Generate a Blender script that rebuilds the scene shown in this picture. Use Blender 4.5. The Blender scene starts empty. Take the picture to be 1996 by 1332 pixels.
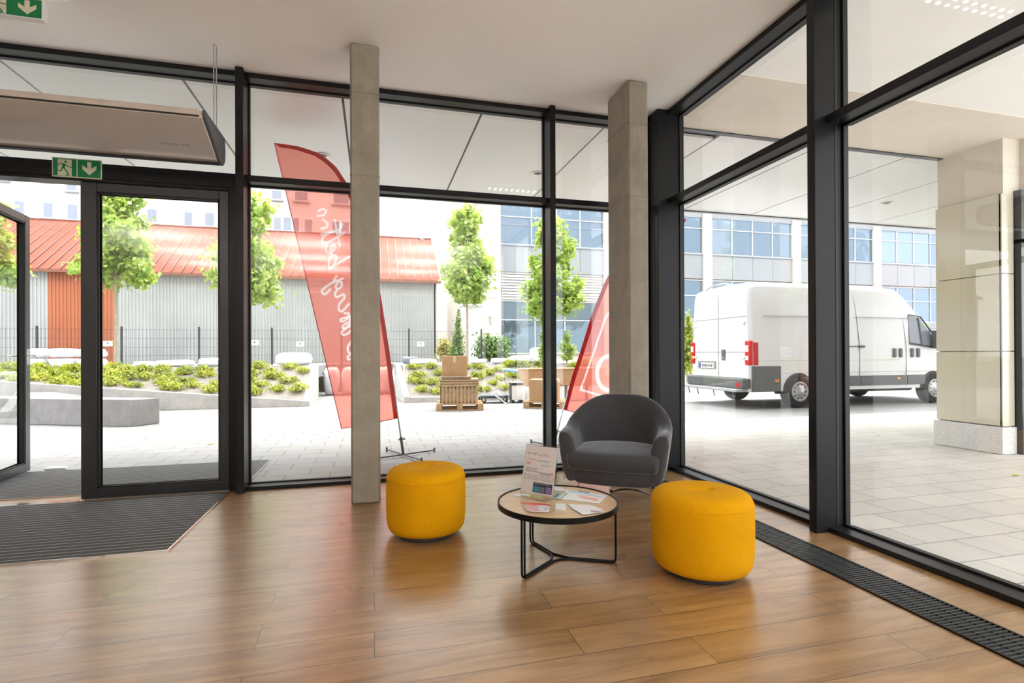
import bpy, math, random
from mathutils import Vector, Matrix, noise
PI = math.pi
R = math.radians
C = bpy.context.scene.collection
scn = bpy.context.scene

# ------------------------------------------------------------------ camera
F_PX, YAW, PITCH, ROLL, SH = 1023.06, .258163, .002683, .0042370, 19.615
EYE = Vector((0, 0, 1.2))
_f = Vector((math.sin(YAW)*math.cos(PITCH), math.cos(YAW)*math.cos(PITCH), math.sin(PITCH)))
_r = Vector((math.cos(YAW), -math.sin(YAW), 0))
_d = -_r.cross(_f)
_R = math.cos(ROLL)*_r + math.sin(ROLL)*_d
_D = -math.sin(ROLL)*_r + math.cos(ROLL)*_d
cam = bpy.data.cameras.new('camera')
cam.sensor_width = 36
cam.lens = F_PX/1996*36
cam.shift_y = SH/1996
cam.clip_start = .05
cam.clip_end = 500
co = bpy.data.objects.new('camera', cam)
C.objects.link(co)
m3 = Matrix((_R, -_D, -_f)).transposed()
co.matrix_world = Matrix.Translation(EYE) @ m3.to_4x4()
scn.camera = co

def ray(x, y):
    return _R*((x-998)/F_PX) + _D*((y-666-SH)/F_PX) + _f
def gz(x, y, z=0.0):                 # survey of the photo: point seen at x, y that lies at height z
    r = ray(x, y); return EYE + r*((z-EYE.z)/r.z)
def gy(x, y, Y):                     # ... that lies in the plane Y
    r = ray(x, y); return EYE + r*(Y/r.y)

# ------------------------------------------------------------------ world, sun, exposure
scn.view_settings.view_transform = 'Standard'
scn.view_settings.look = 'None'
scn.view_settings.exposure = 2.45
scn.view_settings.gamma = 1
SKY_LOW, SKY_HIGH = .56, 1.55
FILL_W, FILL_UP_W = 1.0, 11.5       # power of the added, unseen fill lamps and uplighters
w = bpy.data.worlds.new('sky'); scn.world = w; w.use_nodes = True
nt = w.node_tree; nt.nodes.clear()
wo = nt.nodes.new('ShaderNodeOutputWorld'); bg = nt.nodes.new('ShaderNodeBackground')
tc = nt.nodes.new('ShaderNodeTexCoord'); nz = nt.nodes.new('ShaderNodeTexNoise'); nz.inputs['Scale'].default_value = 2.2
nz.inputs['Detail'].default_value = 5
cr = nt.nodes.new('ShaderNodeValToRGB')
cr.color_ramp.elements[0].position = .35; cr.color_ramp.elements[0].color = (.80, .88, 1, 1)
cr.color_ramp.elements[1].position = .62; cr.color_ramp.elements[1].color = (1, .99, .97, 1)
nt.links.new(tc.outputs['Generated'], nz.inputs['Vector'])
nt.links.new(nz.outputs['Fac'], cr.inputs['Fac'])
nt.links.new(cr.outputs['Color'], bg.inputs['Color'])
# haze near the horizon, brighter lit cloud higher up
sx_ = nt.nodes.new('ShaderNodeSeparateXYZ'); nt.links.new(tc.outputs['Generated'], sx_.inputs[0])
mr_ = nt.nodes.new('ShaderNodeMapRange'); mr_.interpolation_type = 'SMOOTHSTEP'
for i_, v_ in ((1, .30), (2, .75), (3, SKY_LOW), (4, SKY_HIGH)): mr_.inputs[i_].default_value = v_
nt.links.new(sx_.outputs['Z'], mr_.inputs[0]); nt.links.new(mr_.outputs[0], bg.inputs['Strength'])
nt.links.new(bg.outputs[0], wo.inputs[0])
sl = bpy.data.lights.new('sun', 'SUN'); sl.energy = .75; sl.angle = R(24); sl.color = (1, .95, .87)
so = bpy.data.objects.new('sun', sl); C.objects.link(so)
so.rotation_euler = Vector((.30, .42, 1.0)).to_track_quat('Z', 'Y').to_euler()

# ------------------------------------------------------------------ materials
def nodes(name):
    m = bpy.data.materials.new(name); m.use_nodes = True
    nt = m.node_tree; b = nt.nodes['Principled BSDF']
    return m, nt, b
def N(nt, t, **kw):
    n = nt.nodes.new(t)
    for k, v in kw.items(): setattr(n, k, v)
    return n
def wpos(nt, scale=(1, 1, 1), rot=(0, 0, 0)):
    g = N(nt, 'ShaderNodeNewGeometry'); mp = N(nt, 'ShaderNodeMapping')
    mp.inputs['Scale'].default_value = scale; mp.inputs['Rotation'].default_value = rot
    nt.links.new(g.outputs['Position'], mp.inputs['Vector']); return mp.outputs[0]
def opos(nt, scale=(1, 1, 1), rot=(0, 0, 0)):
    g = N(nt, 'ShaderNodeTexCoord'); mp = N(nt, 'ShaderNodeMapping')
    mp.inputs['Scale'].default_value = scale; mp.inputs['Rotation'].default_value = rot
    nt.links.new(g.outputs['Object'], mp.inputs['Vector']); return mp.outputs[0]
def ramp(nt, src, stops):
    r = N(nt, 'ShaderNodeValToRGB')
    e = r.color_ramp.elements
    e[0].position = stops[0][0]; e[0].color = (*stops[0][1], 1)
    e[1].position = stops[-1][0]; e[1].color = (*stops[-1][1], 1)
    for p, c in stops[1:-1]:
        q = e.new(p); q.color = (*c, 1)
    nt.links.new(src, r.inputs['Fac']); return r.outputs['Color']
def noise_tex(nt, vec, scale, detail=3, rough=.55, dist=0):
    n = N(nt, 'ShaderNodeTexNoise'); n.inputs['Scale'].default_value = scale
    n.inputs['Detail'].default_value = detail; n.inputs['Roughness'].default_value = rough
    n.inputs['Distortion'].default_value = dist
    nt.links.new(vec, n.inputs['Vector']); return n.outputs['Fac']
def bump(nt, b, h, strength=.3, dist=.01):
    u = N(nt, 'ShaderNodeBump'); u.inputs['Strength'].default_value = strength; u.inputs['Distance'].default_value = dist
    nt.links.new(h, u.inputs['Height']); nt.links.new(u.outputs[0], b.inputs['Normal'])
def mixc(nt, f, a, c2, mode='MIX'):
    m = N(nt, 'ShaderNodeMix', data_type='RGBA', blend_type=mode)
    for s, v in ((m.inputs[0], f), (m.inputs[6], a), (m.inputs[7], c2)):
        if isinstance(v, (int, float)): s.default_value = v
        elif isinstance(v, tuple): s.default_value = (*v, 1)
        else: nt.links.new(v, s)
    return m.outputs[2]
def plain(name, col, rough=.5, metal=0, var=.06, scale=6, bmp=0, spec=.5):
    m, nt, b = nodes(name)
    v = opos(nt); n = noise_tex(nt, v, scale)
    c = ramp(nt, n, [(.3, tuple(max(0, x*(1-var)) for x in col)), (.7, tuple(min(1, x*(1+var)) for x in col))])
    nt.links.new(c, b.inputs['Base Color'])
    b.inputs['Roughness'].default_value = rough; b.inputs['Metallic'].default_value = metal
    b.inputs['Specular IOR Level'].default_value = spec
    if bmp: bump(nt, b, noise_tex(nt, v, scale*12), bmp, .004)
    return m
M = {}
M['frame'] = plain('anthracite_frame', (.010, .0105, .012), .42, 0, .04, spec=.14)
M['frame_ext'] = plain('anthracite_outer', (.026, .027, .030), .32, 0, .04)
for k_ in ('frame', 'frame_ext'):
    b_ = M[k_].node_tree.nodes['Principled BSDF']; b_.inputs['Coat Weight'].default_value = .22; b_.inputs['Coat Roughness'].default_value = .22
M['gasket'] = plain('black_rubber', (.006, .006, .006), .5)
M['white'] = plain('white_paint', (.80, .80, .79), .45, 0, .02)
M['white_wall'] = plain('grey_wall_paint', (.46, .45, .43), .7, 0, .02)
M['ceil'] = plain('ceiling_paint', (.90, .885, .865), .75, 0, .015, 1.2)
M['beige'] = plain('beige_render', (.70, .64, .56), .8, 0, .03, 2)
M['lgrey'] = plain('light_grey_render', (.86, .85, .83), .8, 0, .03, 2)  # on the arcade ceiling this tone paints in a glass reflection
M['black'] = plain('black_metal', (.005, .005, .005), .4, spec=.2)
M['chrome'] = plain('chrome', (.75, .75, .75), .12, 1, .02)
M['steel'] = plain('galvanised_steel', (.52, .55, .54), .35, 1, .1, 40)
M['dark_plastic'] = plain('dark_plastic', (.03, .03, .032), .4)
M['green'] = plain('sign_green', (.0, .20, .065), .4, 0, .03)
M['cream_sign'] = plain('sign_cream', (.66, .66, .50), .45, 0, .03)
M['signwhite'] = plain('sign_frame_white', (.82, .83, .84), .4)
M['air'] = plain('air_curtain_champagne', (.66, .60, .55), .22, .25, .02)
M['air_light'] = plain('air_curtain_light', (.62, .56, .50), .35)
M['card'] = plain('cardboard', (.44, .26, .125), .8, 0, .06, 9)
M['wood_raw'] = plain('raw_timber', (.42, .28, .15), .8, 0, .18, 14)
M['wood_dark'] = plain('weathered_timber', (.24, .17, .11), .85, 0, .25, 14)
M['plastic_sheet'] = plain('white_plastic_film', (.82, .84, .86), .35, 0, .06, 7, .5)
M['vanwhite'] = plain('white_car_paint', (.74, .75, .77), .12, 0, .01)
M['vandark'] = plain('grey_bumper_plastic', (.10, .105, .11), .5)
M['tyre'] = plain('tyre_rubber', (.02, .02, .02), .8)
M['rim'] = plain('wheel_silver', (.45, .45, .46), .35, .7)
M['red_lens'] = plain('red_lens', (.55, .01, .015), .12)
M['amber'] = plain('amber_lens', (.85, .25, .02), .15)
M['clear_lens'] = plain('clear_lens', (.75, .72, .70), .1)
M['blue'] = plain('blue_plastic', (.25, .45, .68), .4)
M['euroblue'] = plain('plate_blue', (.02, .08, .45), .4)
M['plate'] = plain('plate_white', (.8, .8, .78), .4)
M['ink'] = plain('dark_ink', (.02, .02, .03), .6)
M['granite'] = plain('granite_base', (.66, .655, .64), .5, 0, .25, 90)
M['terra'] = plain('dark_terrazzo', (.3, .3, .3), .5)

def mat_floor():
    m, nt, b = nodes('oak_laminate')
    v = wpos(nt)
    br = N(nt, 'ShaderNodeTexBrick'); br.offset = .37; br.squash = 1
    for k, x in (('Scale', 1), ('Mortar Size', .0018), ('Mortar Smooth', .1), ('Bias', 0), ('Brick Width', 1.285), ('Row Height', .195)):
        br.inputs[k].default_value = x
    br.inputs['Color1'].default_value = (0, 0, 0, 1); br.inputs['Color2'].default_value = (1, 1, 1, 1)
    br.inputs['Mortar'].default_value = (.5, .5, .5, 1)
    nt.links.new(v, br.inputs['Vector'])
    # grain: offset per plank
    sep = N(nt, 'ShaderNodeVectorMath', operation='MULTIPLY'); sep.inputs[1].default_value = (7, 13, 3)
    nt.links.new(br.outputs['Color'], sep.inputs[0])
    add = N(nt, 'ShaderNodeVectorMath', operation='ADD'); nt.links.new(v, add.inputs[0]); nt.links.new(sep.outputs[0], add.inputs[1])
    mp = N(nt, 'ShaderNodeMapping'); mp.inputs['Scale'].default_value = (1.1, 9, 1); nt.links.new(add.outputs[0], mp.inputs['Vector'])
    g1 = noise_tex(nt, mp.outputs[0], 1.6, 5, .6, .7)
    mp2 = N(nt, 'ShaderNodeMapping'); mp2.inputs['Scale'].default_value = (2.2, 70, 1); nt.links.new(add.outputs[0], mp2.inputs['Vector'])
    g2 = noise_tex(nt, mp2.outputs[0], 2.2, 4, .6)
    c = ramp(nt, g1, [(.28, (.20, .098, .034)), (.42, (.30, .16, .060)), (.55, (.385, .215, .086)), (.72, (.46, .272, .120))])
    c2 = ramp(nt, g2, [(.3, (.72, .70, .68)), (.65, (1, 1, 1))])
    c = mixc(nt, .7, c, c2, 'MULTIPLY')
    tone = ramp(nt, br.outputs['Color'], [(0, (.90, .89, .88)), (1, (1.0, 1.0, 1.0))])
    c = mixc(nt, 1, c, tone, 'MULTIPLY')
    c = mixc(nt, br.outputs['Fac'], c, (.05, .028, .015))
    nt.links.new(c, b.inputs['Base Color'])
    big = noise_tex(nt, wpos(nt, (1.2, 1.2, 1)), 2.5, 3, .5, .4)
    rr = N(nt, 'ShaderNodeMapRange'); rr.inputs[1].default_value = .3; rr.inputs[2].default_value = .7; rr.inputs[3].default_value = .27; rr.inputs[4].default_value = .36
    nt.links.new(big, rr.inputs[0]); nt.links.new(rr.outputs[0], b.inputs['Roughness'])
    b.inputs['Specular IOR Level'].default_value = 1.0
    b.inputs['Coat Weight'].default_value = .55; b.inputs['Coat Roughness'].default_value = .24
    inv = N(nt, 'ShaderNodeMath', operation='SUBTRACT'); inv.inputs[0].default_value = 1; nt.links.new(br.outputs['Fac'], inv.inputs[1])
    bump(nt, b, inv.outputs[0], .4, .001)
    return m
M['floor'] = mat_floor()
def mat_paving(name='concrete_pavers', ca=(.24, .238, .235, 1), cb=(.27, .268, .263, 1), cm=(.15, .145, .14, 1), mw=.008):
    m, nt, b = nodes(name)
    v = wpos(nt)
    br = N(nt, 'ShaderNodeTexBrick'); br.offset = .5
    for k, x in (('Scale', 1), ('Mortar Size', mw), ('Mortar Smooth', .3), ('Brick Width', .42), ('Row Height', .28)):
        br.inputs[k].default_value = x
    br.inputs['Color1'].default_value = ca; br.inputs['Color2'].default_value = cb
    br.inputs['Mortar'].default_value = cm
    nt.links.new(v, br.inputs['Vector'])
    n = ramp(nt, noise_tex(nt, v, 1.3, 5, .6), [(.3, (.88, .87, .86)), (.7, (1, 1, 1))])
    # worn earth stain near the pillar
    c = mixc(nt, 1, br.outputs['Color'], n, 'MULTIPLY')
    nt.links.new(c, b.inputs['Base Color']); b.inputs['Roughness'].default_value = .75
    inv = N(nt, 'ShaderNodeMath', operation='SUBTRACT'); inv.inputs[0].default_value = 1; nt.links.new(br.outputs['Fac'], inv.inputs[1])
    bump(nt, b, inv.outputs[0], .5, .004)
    return m
M['paving'] = mat_paving()
M['paving_lit'] = mat_paving('lit_tone_pavers', (.47, .447, .41, 1), (.54, .513, .472, 1), (.29, .275, .25, 1), .006)  # paler, warmer paver copy: brighter light put into the colour
def mat_concrete(name='raw_concrete', col=(.335, .30, .245)):
    m, nt, b = nodes(name)
    v = opos(nt, (1, 1, 1))
    a = noise_tex(nt, v, 4, 6, .65, .5)
    c = ramp(nt, a, [(.25, tuple(x*.78 for x in col)), (.5, col), (.75, tuple(x*1.22 for x in col))])
    # vertical shutter streaks
    s = noise_tex(nt, opos(nt, (30, 30, 1.2)), 1.5, 3)
    c = mixc(nt, .35, c, ramp(nt, s, [(.3, (.75, .75, .75)), (.7, (1, 1, 1))]), 'MULTIPLY')
    # air holes
    vo = N(nt, 'ShaderNodeTexVoronoi'); vo.inputs['Scale'].default_value = 14
    nt.links.new(v, vo.inputs['Vector'])
    hole = ramp(nt, vo.outputs['Distance'], [(.05, (0, 0, 0)), (.085, (1, 1, 1))])
    sel = ramp(nt, noise_tex(nt, v, 5, 2), [(.52, (1, 1, 1)), (.58, (0, 0, 0))])
    hole = mixc(nt, 1, hole, sel, 'SCREEN')
    c = mixc(nt, .55, c, hole, 'MULTIPLY')
    nt.links.new(c, b.inputs['Base Color']); b.inputs['Roughness'].default_value = .75
    bump(nt, b, noise_tex(nt, v, 60, 4), .25, .004)
    return m
M['concrete'] = mat_concrete()
M['concrete_dark'] = mat_concrete('cast_concrete_bench', (.30, .29, .285))
M['concrete_light'] = mat_concrete('cast_concrete_planter', (.50, .485, .46))
def mat_glass(name, tint=(.97, .985, .975), ior=1.5, boost=1.0):
    m = bpy.data.materials.new(name); m.use_nodes = True; nt = m.node_tree; nt.nodes.clear()
    o = N(nt, 'ShaderNodeOutputMaterial'); mx = N(nt, 'ShaderNodeMixShader')
    t = N(nt, 'ShaderNodeBsdfTransparent'); t.inputs[0].default_value = (*tint, 1)
    g = N(nt, 'ShaderNodeBsdfGlossy'); g.inputs['Roughness'].default_value = 0.0; g.inputs[0].default_value = (1, 1, 1, 1)
    # reflectance of both faces of a pane; symmetrical for either side
    lw = N(nt, 'ShaderNodeLayerWeight'); lw.inputs['Blend'].default_value = .5
    pw = N(nt, 'ShaderNodeMath', operation='POWER'); nt.links.new(lw.outputs['Facing'], pw.inputs[0]); pw.inputs[1].default_value = 4
    ma = N(nt, 'ShaderNodeMath', operation='MULTIPLY_ADD'); nt.links.new(pw.outputs[0], ma.inputs[0]); ma.inputs[1].default_value = .62*boost; ma.inputs[2].default_value = .085*boost
    nt.links.new(ma.outputs[0], mx.inputs[0]); nt.links.new(t.outputs[0], mx.inputs[1]); nt.links.new(g.outputs[0], mx.inputs[2])
    nt.links.new(mx.outputs[0], o.inputs[0]); return m
M['glass'] = mat_glass('window_glass')
M['acrylic'] = mat_glass('clear_acrylic', (.93, .92, .90), boost=.8)
def mat_fabric(name, col, sheen=.5, rough=.9, tintcol=(1, 1, 1), sc=260):
    m, nt, b = nodes(name)
    v = opos(nt)
    n = noise_tex(nt, v, sc, 2)
    c = ramp(nt, n, [(.3, tuple(x*.86 for x in col)), (.7, tuple(min(1, x*1.12) for x in col))])
    n2 = ramp(nt, noise_tex(nt, v, 5, 3), [(.3, (.92, .92, .92)), (.7, (1, 1, 1))])
    nt.links.new(mixc(nt, 1, c, n2, 'MULTIPLY'), b.inputs['Base Color'])
    b.inputs['Roughness'].default_value = rough; b.inputs['Sheen Weight'].default_value = sheen
    b.inputs['Sheen Tint'].default_value = (*tintcol, 1); b.inputs['Sheen Roughness'].default_value = .35; b.inputs['Specular IOR Level'].default_value = .15
    bump(nt, b, n, .25, .002)
    return m
M['yellow'] = mat_fabric('mustard_velvet', (.72, .34, .0), .0, .9, (1, .75, .1))
M['grey'] = mat_fabric('charcoal_velvet', (.070, .070, .075), .8, .8, (.8, .85, .95))
def mat_mat():
    m, nt, b = nodes('ribbed_entrance_mat')
    v = wpos(nt)
    # cross nicks along each rib
    wv = N(nt, 'ShaderNodeTexWave', bands_direction='X'); wv.inputs['Scale'].default_value = 22; wv.inputs['Distortion'].default_value = 1.2
    nt.links.new(v, wv.inputs['Vector'])
    c = ramp(nt, wv.outputs['Fac'], [(.35, (.035, .034, .033)), (.65, (.10, .097, .093))])
    nt.links.new(mixc(nt, .5, c, ramp(nt, noise_tex(nt, v, 120, 2), [(.3, (.5, .5, .5)), (.7, (1, 1, 1))]), 'MULTIPLY'), b.inputs['Base Color'])
    b.inputs['Roughness'].default_value = .75; return m
M['mat'] = mat_mat()
M['mat_base'] = plain('mat_base', (.018, .017, .017), .8)
def mat_soffit():
    m, nt, b = nodes('glossy_soffit_panel')
    v = wpos(nt)
    b.inputs['Base Color'].default_value = (.74, .735, .72, 1); b.inputs['Roughness'].default_value = .34
    b.inputs['Specular IOR Level'].default_value = .4
    b.inputs['Coat Weight'].default_value = .06; b.inputs['Coat Roughness'].default_value = .05
    n = noise_tex(nt, wpos(nt, (.7, .5, 1)), .9, 2, .4, .3); bump(nt, b, n, .35, .05)
    return m
M['soffit'] = mat_soffit()
def mat_corr(name, col, pitch, axis='X', dark=.62, rough=.6):
    m, nt, b = nodes(name)
    v = opos(nt)
    wv = N(nt, 'ShaderNodeTexWave', bands_direction=axis, wave_profile='SIN'); wv.inputs['Scale'].default_value = 1/pitch*PI/10/ (PI/2) *1.0
    nt.links.new(v, wv.inputs['Vector'])
    n = ramp(nt, noise_tex(nt, v, .7, 4), [(.3, (.82, .82, .82)), (.7, (1, 1, 1))])
    nt.links.new(mixc(nt, 1, col, n, 'MULTIPLY'), b.inputs['Base Color'])
    bump(nt, b, wv.outputs['Fac'], .8, .03)
    b.inputs['Roughness'].default_value = rough; return m
M['clad_grey'] = mat_corr('grey_ribbed_cladding', (.40, .42, .42), .2)
M['clad_orange'] = mat_corr('orange_ribbed_cladding', (.62, .22, .085), .2)
M['roof_red'] = plain('red_metal_roof', (.20, .072, .05), .9, 0, .10, .8, 0, .05)
M['stucco'] = plain('white_stucco', (.62, .61, .60), .8, 0, .03, .6)
M['cream'] = plain('cream_stone_panel', (.60, .525, .45), .7, 0, .03, .6)
M['clad_stone'] = plain('olive_beige_glass_panel', (.62, .575, .455), .09, 0, .05, 1.0, 0, .8)
M['spandrel'] = plain('grey_spandrel', (.26, .275, .29), .4, .1, .04, .5)
def mat_winglass(name, col, seed):
    m, nt, b = nodes(name)
    v = wpos(nt, (1, 1, 1))
    vo = N(nt, 'ShaderNodeTexVoronoi', distance='CHEBYCHEV'); vo.inputs['Scale'].default_value = .55
    nt.links.new(wpos(nt, (1, 1, .8)), vo.inputs['Vector'])
    b.inputs['Base Color'].default_value = (*col, 1)
    b.inputs['Metallic'].default_value = .75; b.inputs['Roughness'].default_value = .06
    bump(nt, b, noise_tex(nt, wpos(nt, (.6, .6, .5)), 1.2, 2, .5, .8), .35, .06)
    return m
M['wglass'] = mat_winglass('blue_reflective_glass', (.20, .27, .35), 1)
M['wglass_lo'] = mat_winglass('tinted_low_glass', (.15, .20, .23), 1)
M['wdark'] = plain('window_pane_grey', (.22, .25, .30), .15)
M['mullwhite'] = plain('white_window_bar', (.5, .51, .53), .4)
def mat_soil():
    m, nt, b = nodes('planter_soil')
    v = wpos(nt)
    c = ramp(nt, noise_tex(nt, v, 9, 6, .7), [(.3, (.17, .145, .12)), (.7, (.30, .27, .24))])
    nt.links.new(c, b.inputs['Base Color']); b.inputs['Roughness'].default_value = .95
    bump(nt, b, noise_tex(nt, v, 25, 4), .6, .03); return m
M['soil'] = mat_soil()
def mat_leaf(name, c1, c2, trans=.35):
    m = bpy.data.materials.new(name); m.use_nodes = True; nt = m.node_tree; nt.nodes.clear()
    o = N(nt, 'ShaderNodeOutputMaterial')
    v = wpos(nt); n = noise_tex(nt, v, 3.2, 3, .7)
    c = ramp(nt, n, [(.32, c1), (.66, c2)])
    d = N(nt, 'ShaderNodeBsdfDiffuse'); t = N(nt, 'ShaderNodeBsdfTranslucent'); g = N(nt, 'ShaderNodeBsdfGlossy'); g.inputs['Roughness'].default_value = .35
    nt.links.new(c, d.inputs[0]); nt.links.new(c, t.inputs[0])
    mx = N(nt, 'ShaderNodeMixShader'); mx.inputs[0].default_value = trans
    nt.links.new(d.outputs[0], mx.inputs[1]); nt.links.new(t.outputs[0], mx.inputs[2])
    m2 = N(nt, 'ShaderNodeMixShader'); m2.inputs[0].default_value = .06
    nt.links.new(mx.outputs[0], m2.inputs[1]); nt.links.new(g.outputs[0], m2.inputs[2]); nt.links.new(m2.outputs[0], o.inputs[0]); return m
M['leaf'] = mat_leaf('maple_leaves', (.17, .32, .04), (.62, .74, .16), .5)
M['leaf_low'] = mat_leaf('ground_cover_leaves', (.20, .27, .02), (.56, .58, .07), .4)
M['leaf_dark'] = mat_leaf('shrub_leaves', (.08, .17, .04), (.26, .38, .10), .35)
M['leaf_yellow'] = mat_leaf('yellow_shrub_leaves', (.30, .28, .05), (.55, .48, .10), .35)
M['bark'] = plain('pale_bark', (.42, .36, .28), .9, 0, .2, 12)
def mat_flag(name, col, transp):
    m = bpy.data.materials.new(name); m.use_nodes = True; nt = m.node_tree; nt.nodes.clear()
    o = N(nt, 'ShaderNodeOutputMaterial')
    d = N(nt, 'ShaderNodeBsdfDiffuse'); t = N(nt, 'ShaderNodeBsdfTranslucent'); p = N(nt, 'ShaderNodeBsdfTransparent')
    d.inputs[0].default_value = (*col, 1); t.inputs[0].default_value = (*col, 1)
    p.inputs[0].default_value = (min(1, col[0]*1.15), min(1, col[1]*2.6+.08), min(1, col[2]*2.6+.08), 1)
    a = N(nt, 'ShaderNodeMixShader'); a.inputs[0].default_value = .55
    nt.links.new(d.outputs[0], a.inputs[1]); nt.links.new(t.outputs[0], a.inputs[2])
    b2 = N(nt, 'ShaderNodeMixShader'); b2.inputs[0].default_value = transp
    nt.links.new(a.outputs[0], b2.inputs[1]); nt.links.new(p.outputs[0], b2.inputs[2])
    if name.startswith('sheer'):              # white print, read from the mesh attribute
        at = N(nt, 'ShaderNodeAttribute'); at.attribute_name = 'print'
        wt = N(nt, 'ShaderNodeBsdfTranslucent'); wt.inputs[0].default_value = (.95, .90, .90, 1)
        wd_ = N(nt, 'ShaderNodeBsdfDiffuse'); wd_.inputs[0].default_value = (.9, .88, .88, 1)
        wp_ = N(nt, 'ShaderNodeBsdfTransparent')
        w1 = N(nt, 'ShaderNodeMixShader'); w1.inputs[0].default_value = .7; nt.links.new(wd_.outputs[0], w1.inputs[1]); nt.links.new(wt.outputs[0], w1.inputs[2])
        w2 = N(nt, 'ShaderNodeMixShader'); w2.inputs[0].default_value = .3; nt.links.new(w1.outputs[0], w2.inputs[1]); nt.links.new(wp_.outputs[0], w2.inputs[2])
        w3 = N(nt, 'ShaderNodeMixShader'); nt.links.new(at.outputs['Fac'], w3.inputs[0]); nt.links.new(b2.outputs[0], w3.inputs[1]); nt.links.new(w2.outputs[0], w3.inputs[2])
        nt.links.new(w3.outputs[0], o.inputs[0])
    else: nt.links.new(b2.outputs[0], o.inputs[0])
    return m
M['flag'] = mat_flag('sheer_red_polyester', (.92, .20, .165), .38)
M['flag_dense'] = mat_flag('dense_red_polyester', (.62, .04, .05), .05)
M['flag_white'] = mat_flag('white_print', (.85, .80, .80), .12)
def emis(name, col, s):
    m = bpy.data.materials.new(name); m.use_nodes = True; nt = m.node_tree; nt.nodes.clear()
    o = N(nt, 'ShaderNodeOutputMaterial'); e = N(nt, 'ShaderNodeEmission'); e.inputs[0].default_value = (*col, 1); e.inputs[1].default_value = s
    nt.links.new(e.outputs[0], o.inputs[0]); return m
M['led'] = emis('led_light', (1, .97, .93), 9)

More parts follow.
